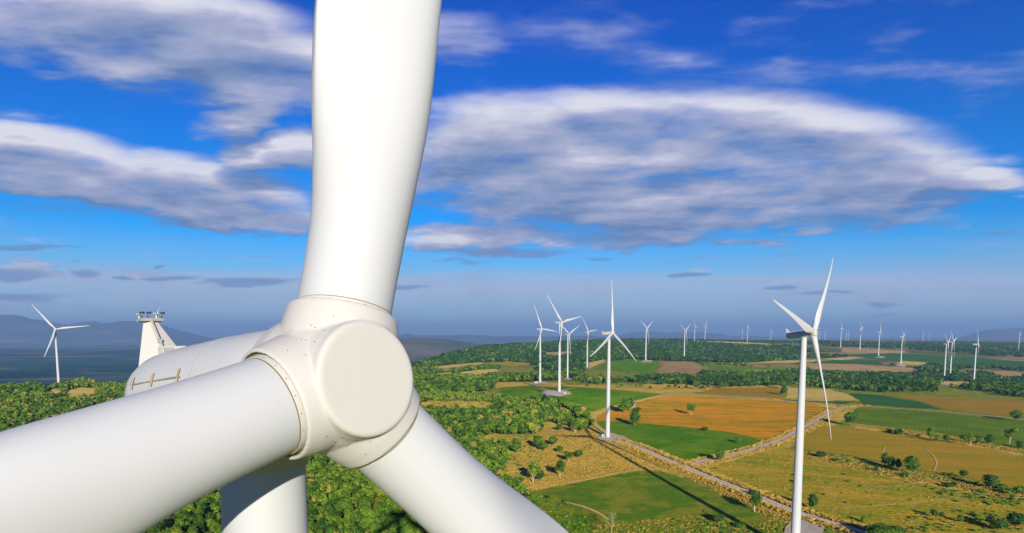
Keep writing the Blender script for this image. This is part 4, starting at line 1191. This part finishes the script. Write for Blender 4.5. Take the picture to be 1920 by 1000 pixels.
for nm, poly, sp, hr, tone, dens in WOODS:
    P = np.array(poly, float)
    wpts = []
    for q, (a0, a1) in enumerate(zip(P, np.roll(P, -1, 0))):
        for f in (0, .5): wpts.append(ground_at(*(a0 * (1 - f) + a1 * f)) if (a0 * (1 - f) + a1 * f)[1] > 640 else ground_at((a0 * (1 - f) + a1 * f)[0], 641))
    wpts = np.array(wpts); rmax = min(np.hypot(*wpts.T).max() * 1.15, 9000)
    azs = np.arctan2(wpts[:, 0], wpts[:, 1]); rmin = max(300, np.hypot(*wpts.T).min() * .9)
    if nm == 'slope': azs = np.array([R_(-39), R_(6)]); rmin = 285; rmax = 1700
    n = int((azs.max() - azs.min()) * .5 * (rmax ** 2 - rmin ** 2) / sp ** 2)
    n = min(n, 500000)
    A = rng.uniform(azs.min(), azs.max(), n); Rr = np.sqrt(rng.uniform(rmin ** 2, rmax ** 2, n))
    X, Y = Rr * np.sin(A), Rr * np.cos(A); Z = height(X, Y)
    qx, qy = to_px(X, Y, Z)
    ok = in_poly(qx, qy, P) & (valley_mask(X, Y) < .35)
    gap = vnoise(X, Y, 46 if sp < 9 else 120, 2) + .35 * vnoise(X, Y, 17, 5)
    thr = np.interp(dens, [0, .3, .5, .7, .9, 1], [3, .35, .05, -.3, -.85, -3])
    ok &= gap > thr
    tx, ty = to_px(X, Y, Z + hr[0] * .75)
    for fq in KEEP_CLEAR: ok &= ~(in_poly(qx, qy, fq) | in_poly(tx, ty, fq))
    X, Y, Z = X[ok], Y[ok], Z[ok]
    Hh = rng.uniform(hr[0], hr[1], len(X)) * (1 + .18 * vnoise(X, Y, 60, 8))
    tn = tone + rng.normal(0, .17, len(X)) + .16 * vnoise(X, Y, 90, 4) + .10 * vnoise(X, Y, 30, 6)
    odd = rng.random(len(X)); tn = np.where((odd > .95) & (nm in ('slope', 'belt', 'bright')), rng.uniform(.9, 1.15, len(X)), tn)
    cand.append(np.column_stack([X, Y, Z, Hh, tn]))
cand = np.concatenate(cand)
# keep clear of roads, pads and turbines
clear = np.array([(t_[0], t_[1]) for t_ in TURB])
for cx, cy in clear:
    cand = cand[np.hypot(cand[:, 0] - cx, cand[:, 1] - cy) > 16]
# thin out overlapping near trees
key = np.floor(cand[:, :2] / 3.0).astype(int)
_, first = np.unique(key[:, 0] * 100003 + key[:, 1], return_index=True)
near = np.hypot(cand[:, 0], cand[:, 1]) < 1700
mask = np.zeros(len(cand), bool); mask[first] = True
cand = cand[mask | ~near]
rad_ = np.hypot(cand[:, 0], cand[:, 1])
qx, qy = to_px(cand[:, 0], cand[:, 1], cand[:, 2] + cand[:, 3] * .5)
WINDOWS = [[(268, 1004), (412, 900), (414, 1004)], [(574, 852), (625, 855), (668, 866), (812, 1004), (576, 1004)]]
vis = np.zeros(len(cand), bool)
for wq in WINDOWS: vis |= in_poly(qx, qy, wq)
order = np.argsort(np.where(vis, rad_, 1e9))
n_ind = min(218, int(vis.sum()))
ind = order[:n_ind]
for i in ind:
    X, Y, Z, h, tn = cand[i]
    kd = rnd.choice(['round', 'round', 'airy', 'tall', 'round'])
    e = place_tree(X, Y, h * 1.05, h * rnd.uniform(.6, .95) if kd != 'tall' else h * .45, kd, 'forest_tree', 'one of the low forest trees packed below the near turbine', 'forest trees below the near turbine')
keep = np.ones(len(cand), bool); keep[ind] = False
cand = cand[keep]; rad_ = rad_[keep]
def merge_trees(C, templ, rg, width=(.85, 1.2)):
    VS, FS, TS = [], [], []; nv = 0
    which = rg.integers(0, len(templ), len(C))
    for k, (V, F, T) in enumerate(templ):
        c = C[which == k]
        if not len(c): continue
        a = rg.uniform(0, 2 * pi, len(c)); s = c[:, 3]; w = s * rg.uniform(*width, len(c))
        ca, sa = np.cos(a) * w, np.sin(a) * w
        X = V[None, :, 0] * ca[:, None] - V[None, :, 1] * sa[:, None] + c[:, 0:1]
        Y = V[None, :, 0] * sa[:, None] + V[None, :, 1] * ca[:, None] + c[:, 1:2]
        Z = V[None, :, 2] * s[:, None] + c[:, 2:3] - .2
        VS.append(np.stack([X, Y, Z], -1).reshape(-1, 3))
        FS.append((F[None] + (np.arange(len(c)) * len(V))[:, None, None] + nv).reshape(-1, 3)); nv += len(c) * len(V)
        TS.append((T[None] + c[:, 4:5]).ravel())
    return np.concatenate(VS), np.concatenate(FS), np.concatenate(TS)
def mass(name, label, C, templ, mat, width=(.85, 1.2)):
    V, F, T = merge_trees(C, templ, rng, width)
    me = np_mesh(name, V, F, mat); attr(me, 'tint', T)
    o = add(name, me, kind='stuff'); o['label'] = label
    print(name, len(C), len(F))
    return o
VS, FS, TS = [], [], []; nv = 0
for k, (lo, tp) in enumerate(LOD):
    hi = LOD[k + 1][0] if k + 1 < len(LOD) else 1e9
    sel = (rad_ >= lo) & (rad_ < hi)
    if not sel.any(): continue
    V, F, T = merge_trees(cand[sel], tp, rng, (.95, 1.4))
    VS.append(V); FS.append(F + nv); TS.append(T); nv += len(V)
    
me = np_mesh('woodland', np.concatenate(VS), np.concatenate(FS), M_wood); attr(me, 'tint', np.concatenate(TS))
o = add('woodland', me, kind='stuff'); o['label'] = 'dense green woodland covering the slope, hill and field belts'

# ---- dry grass tufts and low scrub on verges and field margins
M_dry, t, b = material('dry_grass', .9, .1)
at = t.n('ShaderNodeAttribute', attribute_name='tint').outputs['Fac']
t._in(b.inputs['Base Color'], t.mix(at, (.22, .15, .02), (.36, .24, .045)))
def tuft(rg, n=7):
    V, F = [], []
    for k in range(n):
        a = rg.uniform(0, 2 * pi); l = rg.uniform(.05, .55); c = np.array([cos(a) * l * .6, sin(a) * l * .6, 0])
        d = np.array([cos(a) * rg.uniform(.1, .5), sin(a) * rg.uniform(.1, .5), 1.0]) * rg.uniform(.6, 1.1)
        s = np.array([-sin(a + 1), cos(a + 1), 0]) * rg.uniform(.18, .34)
        i = len(V); V += [c - s * .6, c + s * .6, c + d + s, c + d - s]; F += [(i, i + 1, i + 2), (i, i + 2, i + 3)]
    return np.array(V), np.array(F), np.zeros(len(V))
TF_ = [tuft(rng) for _ in range(6)]
def scatter_line(pts, half, gap, n, world=False):
    P = [Vector(p) for p in pts] if world else [Vector(ground_at(*p)) for p in pts]
    L = [0]
    for a, c in zip(P[:-1], P[1:]): L.append(L[-1] + (c - a).length)
    out = []
    for s in rng.uniform(0, L[-1], n):
        k = min(int(np.searchsorted(L, s)) - 1, len(P) - 2); k = max(k, 0)
        f = (s - L[k]) / max(L[k + 1] - L[k], 1e-6); p = P[k].lerp(P[k + 1], f); d = (P[k + 1] - P[k]).normalized(); nr = Vector((-d.y, d.x))
        o = gap + abs(rng.normal(0, half)); o = o if rng.random() < .5 else -o
        out.append(tuple(p + nr * o))
    return np.array(out)
G_road = np.concatenate([scatter_line(ROAD_A, 1.8, 5.4, 3400, True), scatter_line(ROAD_B, 1.8, 5.0, 2600, True)])
G = [G_road, scatter_line(ROAD_A, 3.5, 4.6, 3500, True), scatter_line(ROAD_B, 3.5, 4.0, 2500, True), scatter_line([(1250, 739), (1300, 739.5), (1380, 742.5), (1460, 748.5), (1530, 753.5)], 2, 2, 300),
     scatter_line([(1500, 849), (1600, 872), (1700, 893), (1800, 908), (1920, 930)], 8, 0, 4500), scatter_line([(1600, 797), (1680, 806), (1760, 818), (1850, 836), (1920, 850)], 5, 0, 3500),
     scatter_line([(990, 917), (1100, 896), (1180, 881), (1240, 880)], 2.4, 2, 1800), scatter_line([(1240, 868), (1320, 903), (1400, 940), (1470, 975)], 3, 0, 1500)]
def scatter_poly(poly, n):
    P = np.array(poly, float)
    W = np.array([ground_at(*p) for p in poly]); lo, hi = W.min(0), W.max(0); out = []
    while len(out) < n:
        x = rng.uniform(lo[0], hi[0], n * 4); y = rng.uniform(lo[1], hi[1], n * 4)
        ok = in_poly(x, y, W); out += list(zip(x[ok], y[ok]))
    return np.array(out[:n])
G += [scatter_poly([(960, 830), (1100, 800), (1140, 830), (1240, 866), (1240, 878), (1180, 880), (990, 916)], 4500),
      scatter_poly([(1110, 985), (1240, 975), (1330, 965), (1400, 985), (1480, 960), (1490, 1010), (1110, 1010)], 800),
      scatter_poly([(1330, 880), (1480, 850), (1700, 900), (1900, 950), (1900, 990), (1600, 985)], 500),
      scatter_poly([(570, 840), (800, 840), (1000, 1000), (580, 1000)], 250)]
G = np.concatenate(G)
nroad = len(G_road)
hh = rng.uniform(.35, .85, len(G)); hh[:nroad] = rng.uniform(.6, 1.7, nroad) ** 1.2
keepg = np.ones(len(G), bool)
C = np.column_stack([G, height(G[:, 0], G[:, 1]) + .2, hh, np.clip(rng.uniform(.0, 1.0, len(G)) + .35 * (np.arange(len(G)) < nroad), 0, 1.3)])
mass('dry_grass', 'golden dry grass tufts along roads, margins and the meadow', C, TF_, M_dry, (1.1, 2.0))
S = [scatter_line([(1510, 846), (1600, 870), (1700, 890), (1800, 905), (1920, 928)], 7, 0, 300), scatter_line([(1640, 803), (1760, 816), (1850, 833), (1920, 847)], 4, 0, 170),
     scatter_line(ROAD_A, 3.0, 5, 90, True), scatter_line(ROAD_B, 3, 5, 40, True), scatter_line([(1760, 925), (1850, 935), (1920, 945)], 8, 0, 140),
     scatter_poly([(1080, 990), (1200, 990), (1330, 960), (1480, 1000), (1480, 1030), (1080, 1030)], 240), scatter_poly([(1000, 925), (1040, 940), (1110, 975), (1120, 1010), (1060, 1004)], 110),
     scatter_poly([(1700, 960), (1920, 960), (1920, 1000), (1700, 1000)], 120), scatter_poly([(960, 830), (1100, 800), (1140, 830), (990, 910)], 60),
     scatter_poly([(1330, 880), (1480, 850), (1700, 900), (1900, 950), (1900, 990), (1600, 985)], 70),
     scatter_poly([(880, 800), (1010, 800), (1020, 870), (960, 925), (930, 880), (955, 840), (905, 835)], 260), scatter_poly([(780, 748), (935, 750), (930, 775), (780, 775)], 160), scatter_poly([(1060, 700), (1300, 700), (1480, 728), (1060, 730)], 120)]
S = np.concatenate(S)
C = np.column_stack([S, height(S[:, 0], S[:, 1]), rng.uniform(.6, 2.0, len(S)), rng.normal(.55, .14, len(S))])
mass('low_scrub', 'low green scrub along field margins and verges', C, [crown_arrays(rng, 'bush', 3, 14, .16) for _ in range(4)], M_wood, (1.0, 1.6))
# ------------------------------------------------------------------ far mountains and the air
M_mtn, t, b = material('mountain_forest', .95, .05)
geo = t.n('ShaderNodeNewGeometry').outputs['Position']
n1 = t.noise(geo, .0009, 6, .6)
t._in(b.inputs['Base Color'], t.mix(t.ss(n1, .4, .65), (.035, .06, .035), (.11, .10, .07)))
def range_of_hills(name, az0, az1, D, prof, depth, z0, seed):
    """ridge seen at distance D between two bearings; prof = [(az, height)]"""
    na = 160; nr = 26
    A = np.radians(np.linspace(az0, az1, na)); Rr = np.linspace(D - depth, D + depth, nr)
    AA, RR = np.meshgrid(A, Rr); X, Y = RR * np.sin(AA), RR * np.cos(AA)
    h = np.interp(np.degrees(AA), [p[0] for p in prof], [p[1] for p in prof])
    q = 1 - np.abs((RR - D) / depth)
    rough = 1 + .18 * vnoise(X, Y, 700, seed) + .10 * vnoise(X, Y, 230, seed + 2)
    Z = z0 + (h - z0) * np.clip(q, 0, 1) ** .8 * rough
    Z = np.where(q <= 0.001, z0 - 30, Z)
    idx = np.arange(na * nr).reshape(nr, na)
    f = np.stack([idx[:-1, :-1], idx[:-1, 1:], idx[1:, 1:], idx[1:, :-1]], -1).reshape(-1, 4)[:, ::-1]
    add(name, np_mesh(name, np.stack([X, Y, Z], -1).reshape(-1, 3), f, M_mtn, 4, True), kind='structure')
# bearings in degrees from straight ahead
def azp(px): return math.degrees(math.atan((px - 960) / 1280))
range_of_hills('mountains', azp(-400), azp(420), 26000, [(azp(-400), 400), (azp(-150), 700), (azp(0), 690), (azp(60), 600), (azp(130), 420), (azp(190), 520), (azp(215), 540), (azp(290), 460), (azp(330), 260), (azp(420), -150)], 3500, -170, 1)
range_of_hills('mountains', azp(740), azp(1250), 24000, [(azp(740), 30), (azp(765), 90), (azp(800), 20), (azp(900), 60), (azp(980), 10), (azp(1080), 40), (azp(1250), -150)], 2500, -170, 4)
range_of_hills('mountains', azp(1100), azp(1500), 30000, [(azp(1100), -160), (azp(1200), 180), (azp(1300), 120), (azp(1500), -100)], 2500, -170, 9)
range_of_hills('mountains', azp(1780), azp(2300), 30000, [(azp(1780), -150), (azp(1820), 120), (azp(1850), 260), (azp(1900), 320), (azp(2000), 380), (azp(2200), 350), (azp(2300), -100)], 3000, -170, 6)

hz = MB().box((0, 12000, 260), (90000, 90000, 1000))
M_haze = bpy.data.materials.new('haze'); M_haze.use_nodes = True
ht = M_haze.node_tree; ht.nodes.clear()
pv = ht.nodes.new('ShaderNodeVolumePrincipled'); ho = ht.nodes.new('ShaderNodeOutputMaterial')
pv.inputs['Density'].default_value = 5.4e-5
pv.inputs['Color'].default_value = (.30, .51, .86, 1)
pv.inputs['Anisotropy'].default_value = .1
ht.links.new(pv.outputs[0], ho.inputs['Volume'])
haze = add('haze', hz.mesh('haze', M_haze), kind='stuff'); haze['label'] = 'pale blue air'
